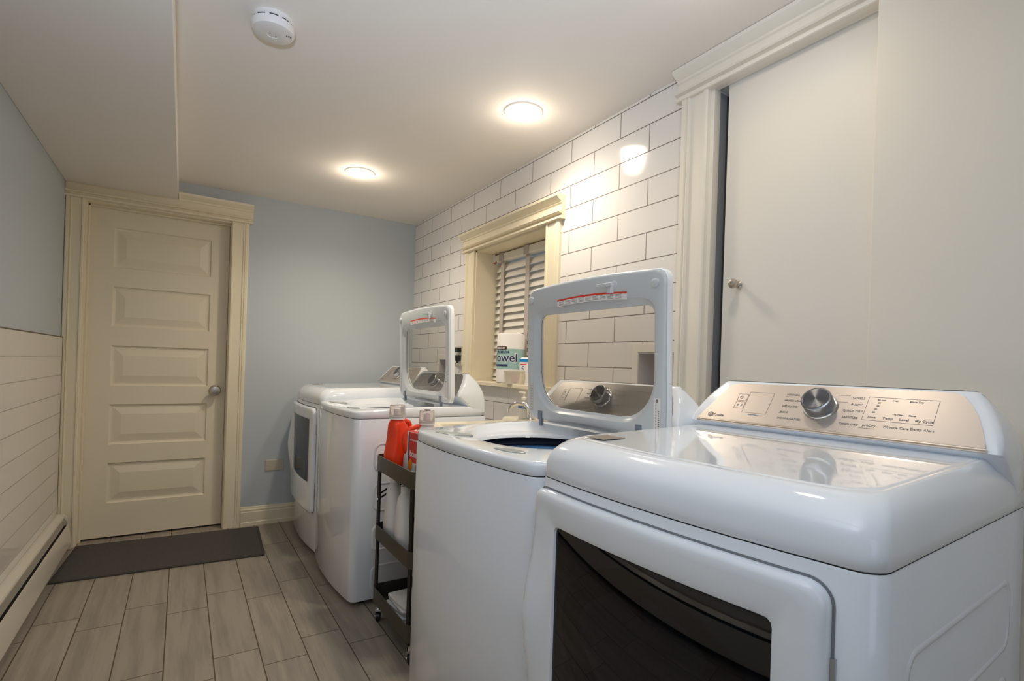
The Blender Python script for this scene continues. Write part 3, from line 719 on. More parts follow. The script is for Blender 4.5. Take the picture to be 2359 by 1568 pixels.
# ---------------- washer
def washer(loc, rz, label, sticker=True):
    t = tag(empty('washing_machine', loc, rz), label, 'washing machine', 'open top-loading washing machines')
    cabinet(t)
    # top: fascia, rim, bowl down to the tub ring
    bm = bmesh.new()
    def deck(u): return .879 + .014*min(1, max(0, (u-.02)/.30))
    def sh(P, f): return [(p, q, f(p, q)) for p, q in P]
    n = len(outline(0, D_, 0, W_, .032))
    O = [ring(outline(.0012, D_-.0012, .0012, W_-.0012, .031), .8452), ring(outline(0, D_, 0, W_, .032), .8465), ring(outline(0, D_, 0, W_, .032), .868)]
    O += [sh(outline(i, D_, i*.8, W_-i*.8, .033), lambda p, q, z=z: deck(p)+z) for i, z in ((.002, -.006), (.006, -.0015), (.012, 0))]
    # angular ray sample for bridging to the opening
    cu, cv = .273, W_/2
    def ang(P, n=96, M3=True):
        out = []
        m_ = len(P)
        for i in range(n):
            a = 2*PI*(i+.5)/n; dx, dy = math.cos(a), math.sin(a); best = None
            for j in range(m_):
                A, B = P[j], P[(j+1) % m_]; ax, ay, bx_, by = A[0]-cu, A[1]-cv, B[0]-cu, B[1]-cv
                den = dx*(by-ay)-dy*(bx_-ax)
                if abs(den) < 1e-12: continue
                s = (ax*(by-ay)-ay*(bx_-ax))/den; f = (ax*dy-ay*dx)/den
                if s > 0 and -1e-6 <= f <= 1+1e-6 and (best is None or s > best[0]): best = (s, tuple(A[k]+(B[k]-A[k])*f for k in range(3)))
            out.append(best[1])
        return out
    rim = lambda e, f: [(p, q, f(p)) for p, q in subdiv(rrect(.062+e, .505-e, .036+e, W_-.036-e, (.27, .05, .05, .27), 12), 8)]
    I = [rim(0, deck), rim(.004, lambda p: deck(p)-.001), rim(.010, lambda p: deck(p)-.006)]
    def circ(r_, z): return [(cu+.012+r_*math.cos(2*PI*i/96), cv+r_*math.sin(2*PI*i/96), z) for i in range(96)]
    B = [circ(.232, .862), circ(.225, .856), circ(.220, .849)]
    mid = [[tuple(a*(1-f)+b*f for a, b in zip(p, q)) for p, q in zip(ang(I[2]), ang(circ(.232, .862)))] for f in (.35, .7)]
    for k_, L_ in enumerate(mid): mid[k_] = [(p, q, z-(.010, .008)[k_]) for p, q, z in L_]
    loft(bm, [ang(x) for x in O+I] + mid + [ang(x) for x in B], cap0=False, cap1=False)
    finish('top_panel', bm, M_plastic, t, smooth=50)
    # tub
    def cyl(prof, mats, name):
        bm = bmesh.new(); lathe(bm, prof, (cu+.012, cv, 0), 'z', 64, cap0=False, cap1=False); return finish(name, bm, mats, t)
    tb = cyl([(.222, .852), (.228, .846), (.228, .838), (.214, .829), (.214, .822)], M_tubdark, 'tub_ring')
    cyl([(.2145, .8225), (.219, .817), (.217, .811), (.213, .809)], M_tubblue, 'blue_ring')
    cyl([(.213, .810), (.219, .798), (.219, .765), (.212, .755)], M_tubdark, 'balance_ring')
    bm = bmesh.new(); lathe(bm, [(.2125, .756), (.208, .40), (.15, .36), (.05, .37)], (cu+.012, cv, 0), 'z', 64, cap0=False, cap1=True); finish('drum', bm, M_steel, t)
    # dispensers
    def dispenser(pts, z, dep):
        bm = bmesh.new()
        c_ = (sum(p for p, q in pts)/len(pts), sum(q for p, q in pts)/len(pts))
        def sc(f, dz): return [(c_[0]+(p-c_[0])*f, c_[1]+(q-c_[1])*f, deck(p)+dz) for p, q in pts]
        loft(bm, [sc(1, -.003), sc(1, .0022), sc(.93, .0034), sc(.80, .0030), sc(.72, .0018), sc(.4, .0016)], cap0=False); finish('dispenser', bm, M_greyclear, t, smooth=50)
    def tear(u, v, a, ln, w0, w1):
        P = []; ca, sa = math.cos(a), math.sin(a)
        for i in range(28):
            th = 2*PI*i/28; x = math.cos(th); f = (x+1)/2; wd = w0+(w1-w0)*f; px, py = x*ln/2, math.sin(th)*wd*(.6+.4*abs(math.sin(th)))
            P.append((u+px*ca-py*sa, v+px*sa+py*ca))
        return P
    dispenser(tear(.052, .505, R(-67), .150, .012, .030), 0, .004)
    dispenser(tear(.035, .165, R(-75), .110, .010, .022), 0, .004)
    # rear deck under the lid hinge and console
    PT, u_, nrm, k = console(t, .512, .945, .580, 1.052, .862, D_+.003, M_panel2, bdrop=.068)
    knob(t, PT, u_, nrm, .342, .071, k); panel_lettering(t, PT, k, M_textl, False)
    # ---- lid, standing open
    lid = empty('lid'); lid.parent = t
    lid.location = (.456, 0, .906)
    lid.rotation_euler = (0, R(-2.2), 0)
    lw0, lw1, lh = .003, .664, .496
    TK = .034
    def lo(ins, h, arch=.012):
        P = []
        for v, z in subdiv(rrect(lw0+ins, lw1-ins, ins, lh-ins, (.030, .045, .045, .030)[0:1]*1+(.045, .045, .030), 8), 10):
            if z > lh*.6: z += arch*(1-((v-W_/2)/.33)**2)*((z-lh*.6)/(lh*.4)) - arch*.5
            P.append((h, v, z))
        return P
    def li(ins, h, arch=.016):
        P = []
        r1, r2 = max(.01, .125-ins), max(.008, .030-ins)
        for v, z in subdiv(rrect(.056+ins, .602-ins, .050+ins, .390-ins, (r1, r1, r2, r2), 8), 10):
            if z > .30: z += arch*(1-((v-.329)/.27)**2)*((z-.30)/.10)
            P.append((h, v, z))
        return P
    def bya(P, n=128):
        cz, cv_ = .235, .329; out = []; m_ = len(P)
        for i in range(n):
            a = 2*PI*(i+.5)/n; dx, dy = math.cos(a), math.sin(a); best = None
            for j in range(m_):
                A, B_ = P[j], P[(j+1) % m_]; ax, ay, b1, b2 = A[1]-cv_, A[2]-cz, B_[1]-cv_, B_[2]-cz
                den = dx*(b2-ay)-dy*(b1-ax)
                if abs(den) < 1e-12: continue
                s = (ax*(b2-ay)-ay*(b1-ax))/den; f = (ax*dy-ay*dx)/den
                if s > 0 and -1e-6 <= f <= 1+1e-6 and (best is None or s > best[0]): best = (s, tuple(A[k]+(B_[k]-A[k])*f for k in range(3)))
            out.append(best[1])
        return out
    # grey inner frame (faces the room)
    bm = bmesh.new()
    loft(bm, [bya(x) for x in (lo(.004, .016), lo(.004, .004), lo(.007, .001), lo(.012, 0), li(-.018, 0, .014), li(-.016, .0015, .012), li(-.010, .010, .007), li(-.004, .013, .002), li(0, .016, 0), li(0, .024, 0))], cap0=False, cap1=False)
    finish('inner_frame', bm, M_lidgrey, lid, smooth=40)
    bm = bmesh.new()
    loft(bm, [bya(x) for x in (lo(.0035, .010), lo(.001, .012), lo(0, .016), lo(0, .030), lo(.006, TK+.002), lo(.02, TK+.006), li(-.02, TK+.006, 0), li(-.004, TK+.002, 0), li(0, .026, 0))], cap0=False, cap1=False)
    finish('outer_shell', bm, M_plastic, lid, smooth=45)
    bm = bmesh.new(); P = bya(li(.0, .0245, 0)); c1 = bm.verts.new((.0245, .329, .235)); V = [bm.verts.new(p) for p in P]
    for i in range(len(V)): bm.faces.new((V[i], V[(i+1) % len(V)], c1))
    finish('glass', bm, M_lidglass, lid, smooth=0)
    bm = bmesh.new(); lathe(bm, [(.013, .004), (.013, -.005), (.010, -.0065)], (0, .040, lh-.048), 'x', 18); finish('bumper', bm, M_lidgrey, lid)
    bm = bmesh.new(); lathe(bm, [(.013, .004), (.013, -.005), (.010, -.0065)], (0, W_-.052, lh-.048), 'x', 18); finish('bumper', bm, M_lidgrey, lid)
    bm = bmesh.new(); bx(bm, -.016, .004, .205, .222, lh-.062, lh-.034); bx(bm, -.022, -.016, .196, .262, lh-.042, lh-.030); lathe(bm, [(.015, .002), (.014, -.002)], (0, .205, lh-.037), 'x', 16)
    finish('latch_hook', bm, mat('latch_plastic', (.66, .70, .72), .25), lid, bevel=.002)
    bm = bmesh.new()
    for v in (.10, .578): bx(bm, -.004, .003, v-.011, v+.011, .001, .034); bx(bm, -.001, .010, v-.005, v+.008, -.022, .004)
    finish_split('hinge_slot', bm, mat('hinge_grey', (.20, .24, .29), .4), lid, smooth=0)
    # warning label following the arch of the window
    bm = bmesh.new(); bmr = bmesh.new()
    for tgt, s0, s1 in ((bm, 0, .024), (bmr, .018, .024)):
        L = []
        for i in range(25):
            v = .150 + .330*i/24
            zc = .400+.018*(1-((v-.329)/.27)**2); hh = .0008 if tgt is bm else .0002
            L.append([(.001-.0005-(.0003 if tgt is bmr else 0), v, zc+s0), (-.0008-(.0003 if tgt is bmr else 0), v, zc+s0), (-.0008-(.0003 if tgt is bmr else 0), v, zc+s1), (.0005, v, zc+s1)])
        loft(tgt, L)
    for r_ in range(4):
        for j in range(9):
            v = .47-.034*j; zc = .400+.018*(1-((v-.329)/.27)**2)+.003+.0038*r_
            bx(bm, -.0010, -.0006, v-.026, v, zc, zc+.0014, mi=1)
    finish('warning_label', bm, [M_whitep, mat('fine_print', (.35, .30, .28), .5)], lid, smooth=0)
    finish('warning_stripe', bmr, M_redp, lid, smooth=0)
    bm = bmesh.new(); bx(bm, -.0008, .001, .020, .044, .020, .118)
    for i in range(9): bx(bm, -.0011, -.0007, .034, .0365, .030+i*.009, .037+i*.009, mi=1); bx(bm, -.0011, -.0007, .0235, .0275, .030+i*.006, .0335+i*.006, mi=1)
    lathe(bm, [(.0045, -.0007), (.0045, -.0012)], (0, .032, .110), 'x', 14, mis=[1]); finish('rating_label', bm, [M_whitep, M_text], lid, smooth=0)
    bm = bmesh.new(); bx(bm, -.0006, .001, .622, .645, .030, .140)
    for i in range(10): bx(bm, -.0009, -.0005, .626, .641, .034+i*.010, .036+i*.010, mi=1)
    finish('side_label', bm, [mat('pale_label', (.60, .60, .60), .4), M_textl], lid, smooth=0)
    return t

washer((.699, .981, 0), .036, 'white washing machine with raised lid, touching the nearest dryer')
washer((.657, 2.310, 0), .017, 'white washing machine with raised lid, standing next to the farthest dryer')
dryer((.736, .291, 0), .044, 'nearest white dryer in the right foreground with champagne control panel')
dryer((.657, 3.005, 0), .008, 'farthest white dryer standing against the blue wall')

# ================================================================ LAUNDRY SINK
sk = tag(empty('laundry_sink', (1.18, 2.0, 0)), 'cream freestanding laundry sink behind the cart, against the tiled wall', 'laundry sink')
bm = bmesh.new()
sy0, sy1, s0, s1 = -.28, .262, -.232, .300
def rr3(a, b, c_, d, r_, z): return [(p, q, z) for p, q in rrect(a, b, c_, d, r_, 6)]
loft(bm, [rr3(s0+.06, s1-.05, sy0+.06, sy1-.06, .05, .45), rr3(s0+.03, s1-.02, sy0+.03, sy1-.03, .05, .78), rr3(s0+.02, s1-.01, sy0+.02, sy1-.02, .05, .800), rr3(s0, s1, sy0, sy1, .03, .802), rr3(s0, s1, sy0, sy1, .03, .822), rr3(s0+.006, s1-.006, sy0+.006, sy1-.006, .03, .828),
          rr3(s0+.035, s1-.115, sy0+.035, sy1-.035, .05, .828), rr3(s0+.045, s1-.125, sy0+.045, sy1-.045, .05, .820), rr3(s0+.08, s1-.15, sy0+.08, sy1-.08, .06, .50)])
finish('basin', bm, M_sink, sk, smooth=45)
bm = bmesh.new(); loft(bm, [rr3(s1-.115, s1-.001, sy0+.03, sy1-.018, .02, .827), rr3(s1-.110, s1-.002, sy0+.035, sy1-.024, .02, .845), rr3(s1-.104, s1-.006, sy0+.04, sy1-.030, .02, .849)])
finish('faucet_ledge', bm, M_sink, sk, smooth=45)
for (x, y) in ((s0+.07, sy0+.07), (s0+.07, sy1-.07), (s1-.08, sy0+.07), (s1-.08, sy1-.07)):
    bm = bmesh.new(); lathe(bm, [(.016, 0), (.020, .46)], (x, y, 0), 'z', 14); finish('leg', bm, M_sink, sk)
bm = bmesh.new()
lathe(bm, [(.026, .849), (.026, .856), (.014, .862), (.012, .875)], (.215, .02, 0), 'z', 20)
tube(bm, [(.215, .02, .870), (.212, .025, .905), (.198, .045, .926), (.176, .072, .930), (.158, .092, .918), (.150, .100, .898)], .011, 12)
lathe(bm, [(.013, .884), (.013, .900)], (.150, .100, 0), 'z', 14)
finish('faucet', bm, M_chrome, sk)

sp = tag(empty('soap_dispenser', (1.400, 2.085, .8495)), 'clear pump soap bottle with blue label on the sink ledge', 'soap dispenser')
bm = bmesh.new()
def ell(a, b, z, n=24): return [(a*math.cos(2*PI*i/n), b*math.sin(2*PI*i/n), z) for i in range(n)]
loft(bm, [ell(.018, .028, .0), ell(.022, .034, .004), ell(.023, .037, .035), ell(.022, .036, .065), ell(.016, .024, .082), ell(.011, .011, .088), ell(.011, .011, .096)])
finish('bottle', bm, mat('clear_soap', (.86, .88, .84), .06, trans=.8, ior=1.35), sp)
bm = bmesh.new(); lathe(bm, [(.013, .092), (.013, .104), (.005, .106), (.005, .122), (.009, .123), (.009, .130)], (0, 0, 0), 'z', 16); bx(bm, -.006, .006, 0, .040, .124, .131); finish('pump', bm, mat('pump_plastic', (.85, .82, .72), .3), sp, bevel=.001)
bm = bmesh.new(); L = []
for i in range(13):
    a = R(150+i*9); L.append([(r1*math.cos(a)*.0232, r1*math.sin(a)*.0372, z) for r1, z in ((1.0, .052), (1.03, .052), (1.03, .064), (1.0, .064))])
loft(bm, L); finish('label', bm, mat('soap_blue', (.06, .14, .33), .4), sp, smooth=0)
bm = bmesh.new()
def wraps(q):
    a = R(-153) + q.x/.030; return Vector((.0242*math.cos(a), .0386*math.sin(a), .055+q.y))
text(bm, 'softsoap', .0085, lambda q: wraps(q), 0, bold=.005); finish('label_lettering', bm, M_whitep, sp, smooth=0)

# ================================================================ ROLLING CART
ct = tag(empty('rolling_cart', (.826, 1.978, 0)), 'dark three-tier rolling cart between the two washing machines', 'cart')
cx, cy = .114, .212
def tray(z0, z1):
    bm = bmesh.new()
    P = [(-cx, cx, -cy, cy), ]
    loft(bm, [rr3(-cx+.004, cx-.004, -cy+.004, cy-.004, .028, z0), rr3(-cx, cx, -cy, cy, .032, z0+.003), rr3(-cx, cx, -cy, cy, .032, z1), rr3(-cx+.0035, cx-.0035, -cy+.0035, cy-.0035, .029, z1+.0012), rr3(-cx+.003, cx-.003, -cy+.003, cy-.003, .029, z0+.006), rr3(-cx+.006, cx-.006, -cy+.006, cy-.006, .026, z0+.0045)])
    return finish('tray', bm, M_bronze, ct, smooth=40)
TR = [(.640, .706), (.350, .412), (.082, .146)]
for a, b in TR: tray(a, b)
for x in (-cx+.012, cx-.012):
    for y in (-cy+.025, cy-.025):
        bm = bmesh.new(); bx(bm, x-.004, x+.004, y-.014, y+.014, .070, .694); finish('post', bm, M_black, ct, bevel=.0015)
bm = bmesh.new()
for y in (cy-.012,):
    tube(bm, [(-cx+.016, y, .535), (cx-.03, y, .640)], .004, 6); tube(bm, [(-cx+.016, y, .515), (cx-.03, y, .615)], .004, 6)
finish_split('folding_brace', bm, M_black, ct)
bm = bmesh.new(); lathe(bm, [(.006, 0), (.005, -.004)], (-cx+.0075, cy-.022, .517), 'x', 12); lathe(bm, [(.006, 0), (.005, -.004)], (-cx+.0075, cy-.022, .135), 'x', 12); finish_split('rivet', bm, M_chrome, ct)
for x in (-cx+.022, cx-.022):
    for y in (-cy+.025, cy-.035):
        bm = bmesh.new(); a = R(random.uniform(-30, 30))
        M_ = Matrix.Translation((x, y, 0)) @ Matrix.Rotation(a, 4, 'Z')
        lathe(bm, [(.016, -.009), (.0195, -.007), (.0195, .007), (.016, .009)], (0, 0, .0197), 'x', 20, M=M_); cs = finish('caster', bm, M_blackpl, ct)
        bm = bmesh.new(); bx(bm, -.0125, -.0105, -.012, .014, .016, .050, M=M_); bx(bm, .0105, .0125, -.012, .014, .016, .050, M=M_); bx(bm, -.0125, .0125, -.014, .016, .044, .052, M=M_); lathe(bm, [(.006, .050), (.006, .072)], (0, 0, 0), 'z', 10, M=M_); lathe(bm, [(.005, -.015), (.005, .015)], (0, 0, .0197), 'x', 10, M=M_)
        finish('caster_fork', bm, M_chrome, cs, bevel=.001)

# ---- things on the top tray
TB = .6465
def jug(name, loc, rz, label, mbody, h=.215, handle=True, capm=None, group=None):
    t = tag(empty(name, loc, rz), label, 'detergent bottle', group); t.scale = (1.12, 1.08, 1)
    bm = bmesh.new(); k = h/.215
    def el(a, b, z, c_=0, pw=2.6):
        P = []
        for i in range(32):
            th = 2*PI*i/32; c1, s1 = math.cos(th), math.sin(th)
            P.append((a*math.copysign(abs(c1)**(2/pw), c1), c_+b*math.copysign(abs(s1)**(2/pw), s1), z*k))
        return P
    loft(bm, [el(.034, .062, 0), el(.038, .067, .005), el(.040, .069, .03), el(.039, .067, .07), el(.037, .060, .105), el(.035, .050, .130, .004), el(.033, .042, .155, .010), el(.030, .034, .180, .016), el(.026, .028, .195, .018, 2), el(.021, .021, .201, .018, 2), el(.021, .021, .212, .018, 2)])
    finish('bottle', bm, mbody, t, smooth=60)
    if handle:
        bm = bmesh.new(); tube(bm, [(0, .000, .192*k), (0, -.022, .193*k), (0, -.048, .184*k), (0, -.064, .160*k), (0, -.068, .130*k), (0, -.060, .098*k), (0, -.045, .08*k)], [.010, .0105, .011, .011, .011, .012, .013], 12); finish('handle', bm, mbody, t)
    bm = bmesh.new(); z = .205*k
    lathe(bm, [(.0300, z-.004), (.0300, z+.008), (.021, z+.014)], (0, .018, 0), 'z', 28); finish('pouring_spout', bm, M_whitep, t)
    bm = bmesh.new(); lathe(bm, [(.0300, z+.004), (.0310, z+.006), (.0295, z+.052), (.027, z+.055), (.025, z+.052), (.027, z+.014)], (0, .018, 0), 'z', 28, cap0=False); finish('cap', bm, M_cap, t)
    bm = bmesh.new(); lathe(bm, [(.014, z+.012), (.013, z+.040), (.006, z+.044)], (0, .018, 0), 'z', 20); finish('inner_spout', bm, M_whitep, t)
    return t
jug('detergent_bottle', (.790, 2.118, TB), R(118), 'orange-red detergent jug with clear cap at the front left of the top cart tray', M_orange, .232)
t2 = jug('detergent_bottle', (.848, 2.016, TB), R(-96), 'detergent jug with red handle and clear cap partly hidden behind the red box', M_orange, .215)
for ch in t2.children:
    if ch.name.startswith('bottle'): ch.data.materials[0] = M_bottlew
bm = bmesh.new(); lathe(bm, [(.0125, .2600), (.012, .2645)], (.006, .018, 0), 'z', 16); finish('dark_cap_disc', bm, mat('cap_disc', (.12, .09, .08), .5), t2)

bxn = tag(empty('dryer_sheet_box', (.790, 1.868, TB+.095), R(3)), 'red and white dryer sheet box standing on the cart beside the nearer washing machine', 'box')
def Pb(n, bm, m, **k): return finish(n, bm, m, bxn, **k)
bm = bmesh.new(); bx(bm, -.036, .125, -.058, .062, -.095, .095)
Pb('carton', bm, M_whitep, smooth=0, bevel=.0015)
bm = bmesh.new()
bx(bm, -.0368, -.0362, -.057, .048, .008, .094); bx(bm, -.0368, -.0362, -.057, .048, -.02, .008)
bx(bm, -.035, .124, -.057, .061, .0952, .0958)
Pb('red_print', bm, M_red, smooth=0)
bm = bmesh.new(); bx(bm, -.0368, -.0362, -.057, -.022, -.085, -.026); bx(bm, -.0372, -.0366, .040, .050, -.02, .080); Pb('purple_print', bm, M_purple, smooth=0)
bm = bmesh.new(); lathe(bm, [(.022, -.0364), (.022, -.0371)], (0, .030, -.030), 'x', 20); Pb('orange_spot', bm, mat('orange_print', (.9, .30, .03), .4), smooth=0)
bm = bmesh.new()
text(bm, 'bounce', .034, lambda q: Vector((-.0369-q.z, .034-q.x, .002+q.y)), .0002, bold=.02, mi=0)
text(bm, 'OUTDOOR FRESH', .009, lambda q: Vector((-.0369-q.z, .034-q.x, .062+q.y)), .0002, bold=.01)
text(bm, 'bounce', .044, lambda q: Vector((-.012+q.y, .058-q.x*.92, .0959+q.z)), .0002, bold=.02)
Pb('white_lettering', bm, M_whitep, smooth=0)
bm = bmesh.new(); bx(bm, .060, .120, -.055, .020, .0957, .0960); Pb('blue_print', bm, mat('pale_blue_print', (.25, .35, .62), .4), smooth=0)

# ---- middle tray
def white_bottle(loc, rz, label, h):
    t = tag(empty('cleaner_bottle', loc, rz), label, 'bottle', 'white bottles on the middle cart tray')
    bm = bmesh.new(); k = h/.21
    def el(a, b, z, pw=2.5):
        P = []
        for i in range(28):
            th = 2*PI*i/28; c1, s1 = math.cos(th), math.sin(th)
            P.append((a*math.copysign(abs(c1)**(2/pw), c1), b*math.copysign(abs(s1)**(2/pw), s1), z*k))
        return P
    loft(bm, [el(.032, .050, 0), el(.037, .057, .006), el(.037, .055, .05), el(.034, .046, .10), el(.031, .038, .145), el(.027, .030, .172), el(.017, .018, .188, 2), el(.015, .015, .194, 2)])
    finish('bottle', bm, M_bottlew, t, smooth=60)
    bm = bmesh.new(); lathe(bm, [(.018, .190*k), (.018, .208*k), (.016, .212*k)], (0, 0, 0), 'z', 24); finish('cap', bm, M_whitep, t)
white_bottle((.770, 2.105, .3565), R(5), 'white plastic bottle at the far end of the middle cart tray', .268)
white_bottle((.768, 1.975, .3565), R(-4), 'white plastic bottle on the middle cart tray nearer the closest washer', .250)

# ---- bottom tray
fc = tag(empty('folded_cloths', (.800, 1.985, .0885), R(4)), 'small stack of folded white cloths in the bottom cart tray', 'cloth')
for i in range(5):
    bm = bmesh.new(); a = R((i*37 % 11)-5); M_ = Matrix.Rotation(a, 4, 'Z') @ Matrix.Translation((.002*i, .003*(i % 3), i*.0125))
    L = []
    for ins, z in ((.006, .0002), (0, .003), (0, .0095), (.006, .0122)): L.append([M_ @ Vector((p, q, z+.0015*math.sin(p*60+i)*(1 if z > .005 else 0))) for p, q in rrect(-.062+ins, .062-ins, -.085+ins, .085-ins, .012)])
    loft(bm, L); finish('folded_cloth', bm, M_cloth, fc)
cn = tag(empty('storage_jar', (.845, 1.842, .0885)), 'tall pale jar with rounded lid in the bottom cart tray', 'jar')
bm = bmesh.new(); lathe(bm, [(.034, 0), (.036, .004), (.036, .125), (.032, .130)], n=28); finish('jar', bm, mat('clear_jar', (.80, .76, .68), .1, trans=.6), cn)
bm = bmesh.new(); lathe(bm, [(.039, .126), (.040, .150), (.034, .168), (.018, .178), (.004, .180)], n=28); finish('lid', bm, mat('cream_lid', (.80, .72, .55), .4), cn)

# ================================================================ WINDOW SILL THINGS
SZ = WZ0+.004
pr = tag(empty('paper_towel_roll', (1.530, 2.425, SZ)), 'wrapped roll of paper towels with teal band standing on the window sill', 'paper towel roll')
RR = .077
bm = bmesh.new(); lathe(bm, [(.070, 0), (RR, .006), (RR, .262), (RR-.004, .270), (.055, .276), (.022, .272), (.020, .262)], n=48); finish('roll', bm, M_paper, pr)
fa = math.atan2(-2.425, -1.530)      # the side turned to the room
def wrap(r_, off=0):
    return lambda q: Vector((r_*math.cos(fa+off+q.x/RR), r_*math.sin(fa+off+q.x/RR), q.y))
def band(bm, a0, a1, z0, z1, r0, r1, n=40, mi=0):
    L = []
    for i in range(n+1):
        a = fa+a0+(a1-a0)*i/n; L.append([(r_*math.cos(a), r_*math.sin(a), z) for r_, z in ((r0, z0), (r1, z0), (r1, z1), (r0, z1))])
    loft(bm, L, mi=mi)
bm = bmesh.new(); band(bm, -1.75, 1.5, .078, .188, RR-.001, RR+.0006); finish('teal_band', bm, M_teal, pr, smooth=60)
bm = bmesh.new(); band(bm, -1.55, -.30, .182, .200, RR-.001, RR+.0010); finish('brown_badge', bm, M_brown, pr, smooth=60)
bm = bmesh.new(); band(bm, -1.55, -.20, .092, .103, RR-.001, RR+.0010); text(bm, 'Towel', .066, lambda q: wrap(RR+.0018+q.z, -1.72)(Vector((q.x, .118+q.y, 0))), .0003, bold=.012); text(bm, 'PREMIUM', .020, lambda q: wrap(RR+.0016+q.z, -1.20)(Vector((q.x, .163+q.y, 0))), .0003, bold=.005)
finish('navy_lettering', bm, M_navy, pr, smooth=0)
bm = bmesh.new(); text(bm, 'Towel', .066, lambda q: wrap(RR+.0011+q.z, -1.72)(Vector((q.x, .118+q.y, 0))), .0002, bold=.055); text(bm, 'KIRKLAND', .014, lambda q: wrap(RR+.0014+q.z, -1.32)(Vector((q.x, .186+q.y, 0))), .0002, bold=.02)
finish('white_lettering', bm, M_whitep, pr, smooth=0)

pk = tag(empty('wipes_pack', (1.549, 2.268, SZ), R(28)), 'small white pack with blue band beside the paper towel roll', 'pack')
bm = bmesh.new(); loft(bm, [rr3(-.025, .025, -.050, .050, .010, 0), rr3(-.025, .025, -.050, .050, .010, .130), rr3(-.018, .018, -.040, .040, .008, .142)]); finish('carton', bm, M_whitep, pk, smooth=30)
bm = bmesh.new(); loft(bm, [rr3(-.0256, .0256, -.0506, .0506, .0105, .118), rr3(-.0256, .0256, -.0506, .0506, .0105, .134)]); finish('blue_band', bm, M_bluep, pk, smooth=30)
bm = bmesh.new(); bx(bm, -.0260, -.0252, .004, .040, .104, .108); finish('red_mark', bm, M_redp, pk, smooth=0)
bm = bmesh.new(); lathe(bm, [(.0085, -.0252), (.0085, -.0260)], (0, .024, .088), 'x', 18); bx(bm, -.0260, -.0252, .018, .030, .062, .070); finish('navy_mark', bm, M_navy, pk, smooth=0)
bm = bmesh.new(); lathe(bm, [(.0042, -.0258), (.0042, -.0264)], (0, .0222, .088), 'x', 14); finish('white_mark', bm, M_whitep, pk, smooth=0)
bm = bmesh.new(); bx(bm, -.0260, -.0252, -.038, -.006, .060, .106); finish('picture', bm, mat('light_blue_print', (.18, .45, .62), .4), pk, smooth=0)
tb = tag(empty('frosted_tub', (1.474, 2.294, SZ), R(28)), 'low frosted plastic tub at the front edge of the window sill', 'tub')
bm = bmesh.new(); loft(bm, [rr3(-.020, .020, -.050, .050, .010, 0), rr3(-.023, .023, -.054, .054, .012, .062), rr3(-.0245, .0245, -.056, .056, .012, .064), rr3(-.0245, .0245, -.056, .056, .012, .070), rr3(-.021, .021, -.052, .052, .012, .070), rr3(-.018, .018, -.048, .048, .01, .004)]); finish('tub_body', bm, M_frost, tb, smooth=40)
bm = bmesh.new(); bx(bm, -.0236, -.0226, -.030, .004, .012, .050); finish('label', bm, mat('tub_label', (.55, .45, .40), .5), tb, smooth=0)

# ================================================================ RIGHT WALL FITTINGS
def valve_box(N, label):
    y0, y1, z0, z1 = N; t = tag(empty('valve_box', (XR, (y0+y1)/2, z0)), label, 'valve box', 'recessed washer valve boxes')
    a, b, h = (y0-y1)/2, (y1-y0)/2, z1-z0
    bm = bmesh.new()
    for q in ((a-.03, b+.03, -.03, 0), (a-.03, b+.03, h, h+.03), (a-.03, a, 0, h), (b, b+.03, 0, h)): bx(bm, -.005, -.0005, *q)
    finish('face_frame', bm, M_ivory, t, smooth=0)
    bm = bmesh.new()
    g = .0012
    bx(bm, .086, .09, a+g, b-g, g, h-g); bx(bm, -.004, .09, a+g, a+.004, g, h-g); bx(bm, -.004, .09, b-.004, b-g, g, h-g); bx(bm, -.004, .09, a+g, b-g, g, .004); bx(bm, -.004, .09, a+g, b-g, h-.004, h-g)
    finish('box_liner', bm, M_niche, t, smooth=0)
    bm = bmesh.new()
    for y in (a*.45, b*.45): lathe(bm, [(.010, .004), (.010, .045), (.014, .050), (.014, .060)], (.045, y, 0), 'z', 14)
    finish_split('valve', bm, M_nickel, t)
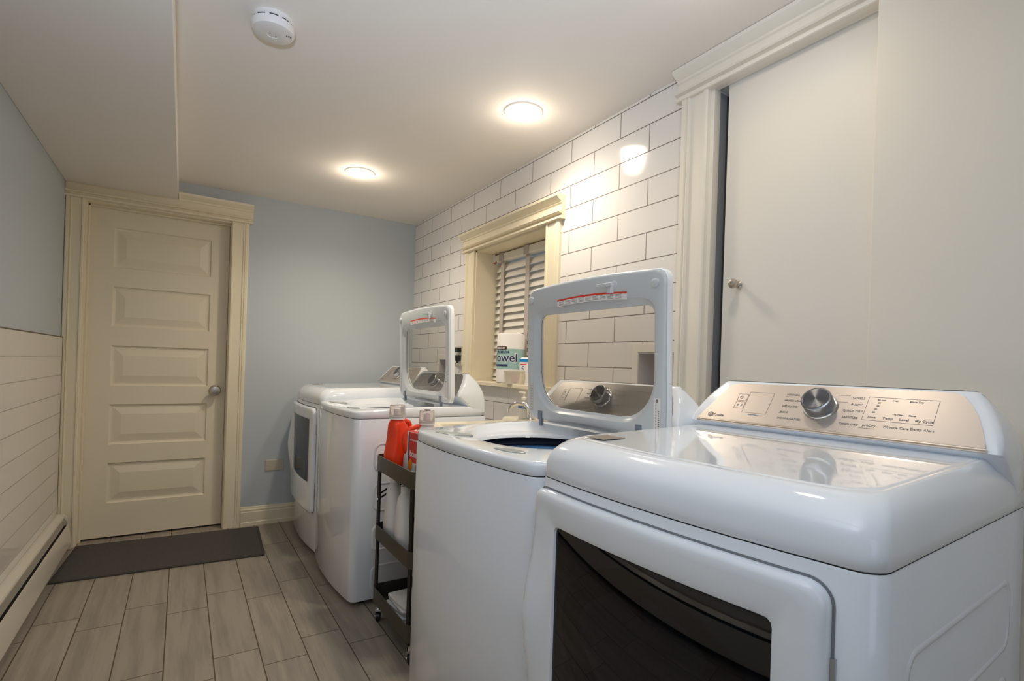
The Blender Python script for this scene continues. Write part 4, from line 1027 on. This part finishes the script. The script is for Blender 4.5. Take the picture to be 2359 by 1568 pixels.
valve_box(N1, 'recessed plastic water valve box in the tiles behind the nearer open washer')
valve_box(N2, 'recessed plastic water valve box in the tiles behind the farther open washer')

ol = tag(empty('wall_outlet', (XR, 2.975, 1.150)), 'ivory wall outlet between the window and the far washer lid', 'outlet')
box('plate', M_ivory, -.006, -.0005, -.040, .040, -.062, .062, ol, bevel=.002)
bm = bmesh.new(); bx(bm, -.0075, -.006, -.017, .017, .008, .040); bx(bm, -.0075, -.006, -.017, .017, -.040, -.008); finish_split('socket', bm, M_whitep, ol, bevel=.0005)
for z, lab, b_ in ((1.196, 'black angled plug in the upper socket of the wall outlet', 1), (1.142, 'black plug in the lower socket of the wall outlet', 0)):
    g = tag(empty('power_plug', (XR-.008, 2.963, z)), lab, 'plug')
    bm = bmesh.new()
    if b_:
        loft(bm, [[(x, y, zz) for y, zz in rrect(-.020, .020, -.016, .012, .004, 3)] for x in (0, -.028)]); tube(bm, [(-.018, .015, .002), (-.024, .036, .006), (-.024, .050, .004)], .006, 8)
    else:
        loft(bm, [[(x, y, zz) for y, zz in rrect(-.017, .016, -.014, .020, .004, 3)] for x in (0, -.030)]); loft(bm, [[(-.015+a_, b2, zz) for a_, b2 in rrect(-.008*s_, .008*s_, -.012*s_, .012*s_, .003, 3)] for zz, s_ in ((-.010, 1), (-.030, .6))])
    finish('plug_body', bm, M_blackpl, g)
bm = bmesh.new(); tube(bm, [(-.022, .0, -.028), (-.026, .028, -.045), (-.024, .060, -.090), (-.018, .070, -.145), (-.016, .070, -.34)], .004, 8); finish('cord', bm, mat('cord_grey', (.35, .32, .28), .5), g)
wrk = tag(empty('wire_rack', (XR-.0005, 2.945, 1.095)), 'small wire rack on the tiles under the wall outlet', 'rack')
bm = bmesh.new()
for z in (.0, .010): tube(bm, [(-.002, -.045, z), (-.040, -.045, z), (-.040, .045, z), (-.002, .045, z)], .0018, 6)
for y in (-.03, 0, .03): tube(bm, [(-.040, y, .010), (-.040, y, -.002), (-.002, y, -.002)], .0014, 6)
finish('wire_frame', bm, M_galv, wrk)
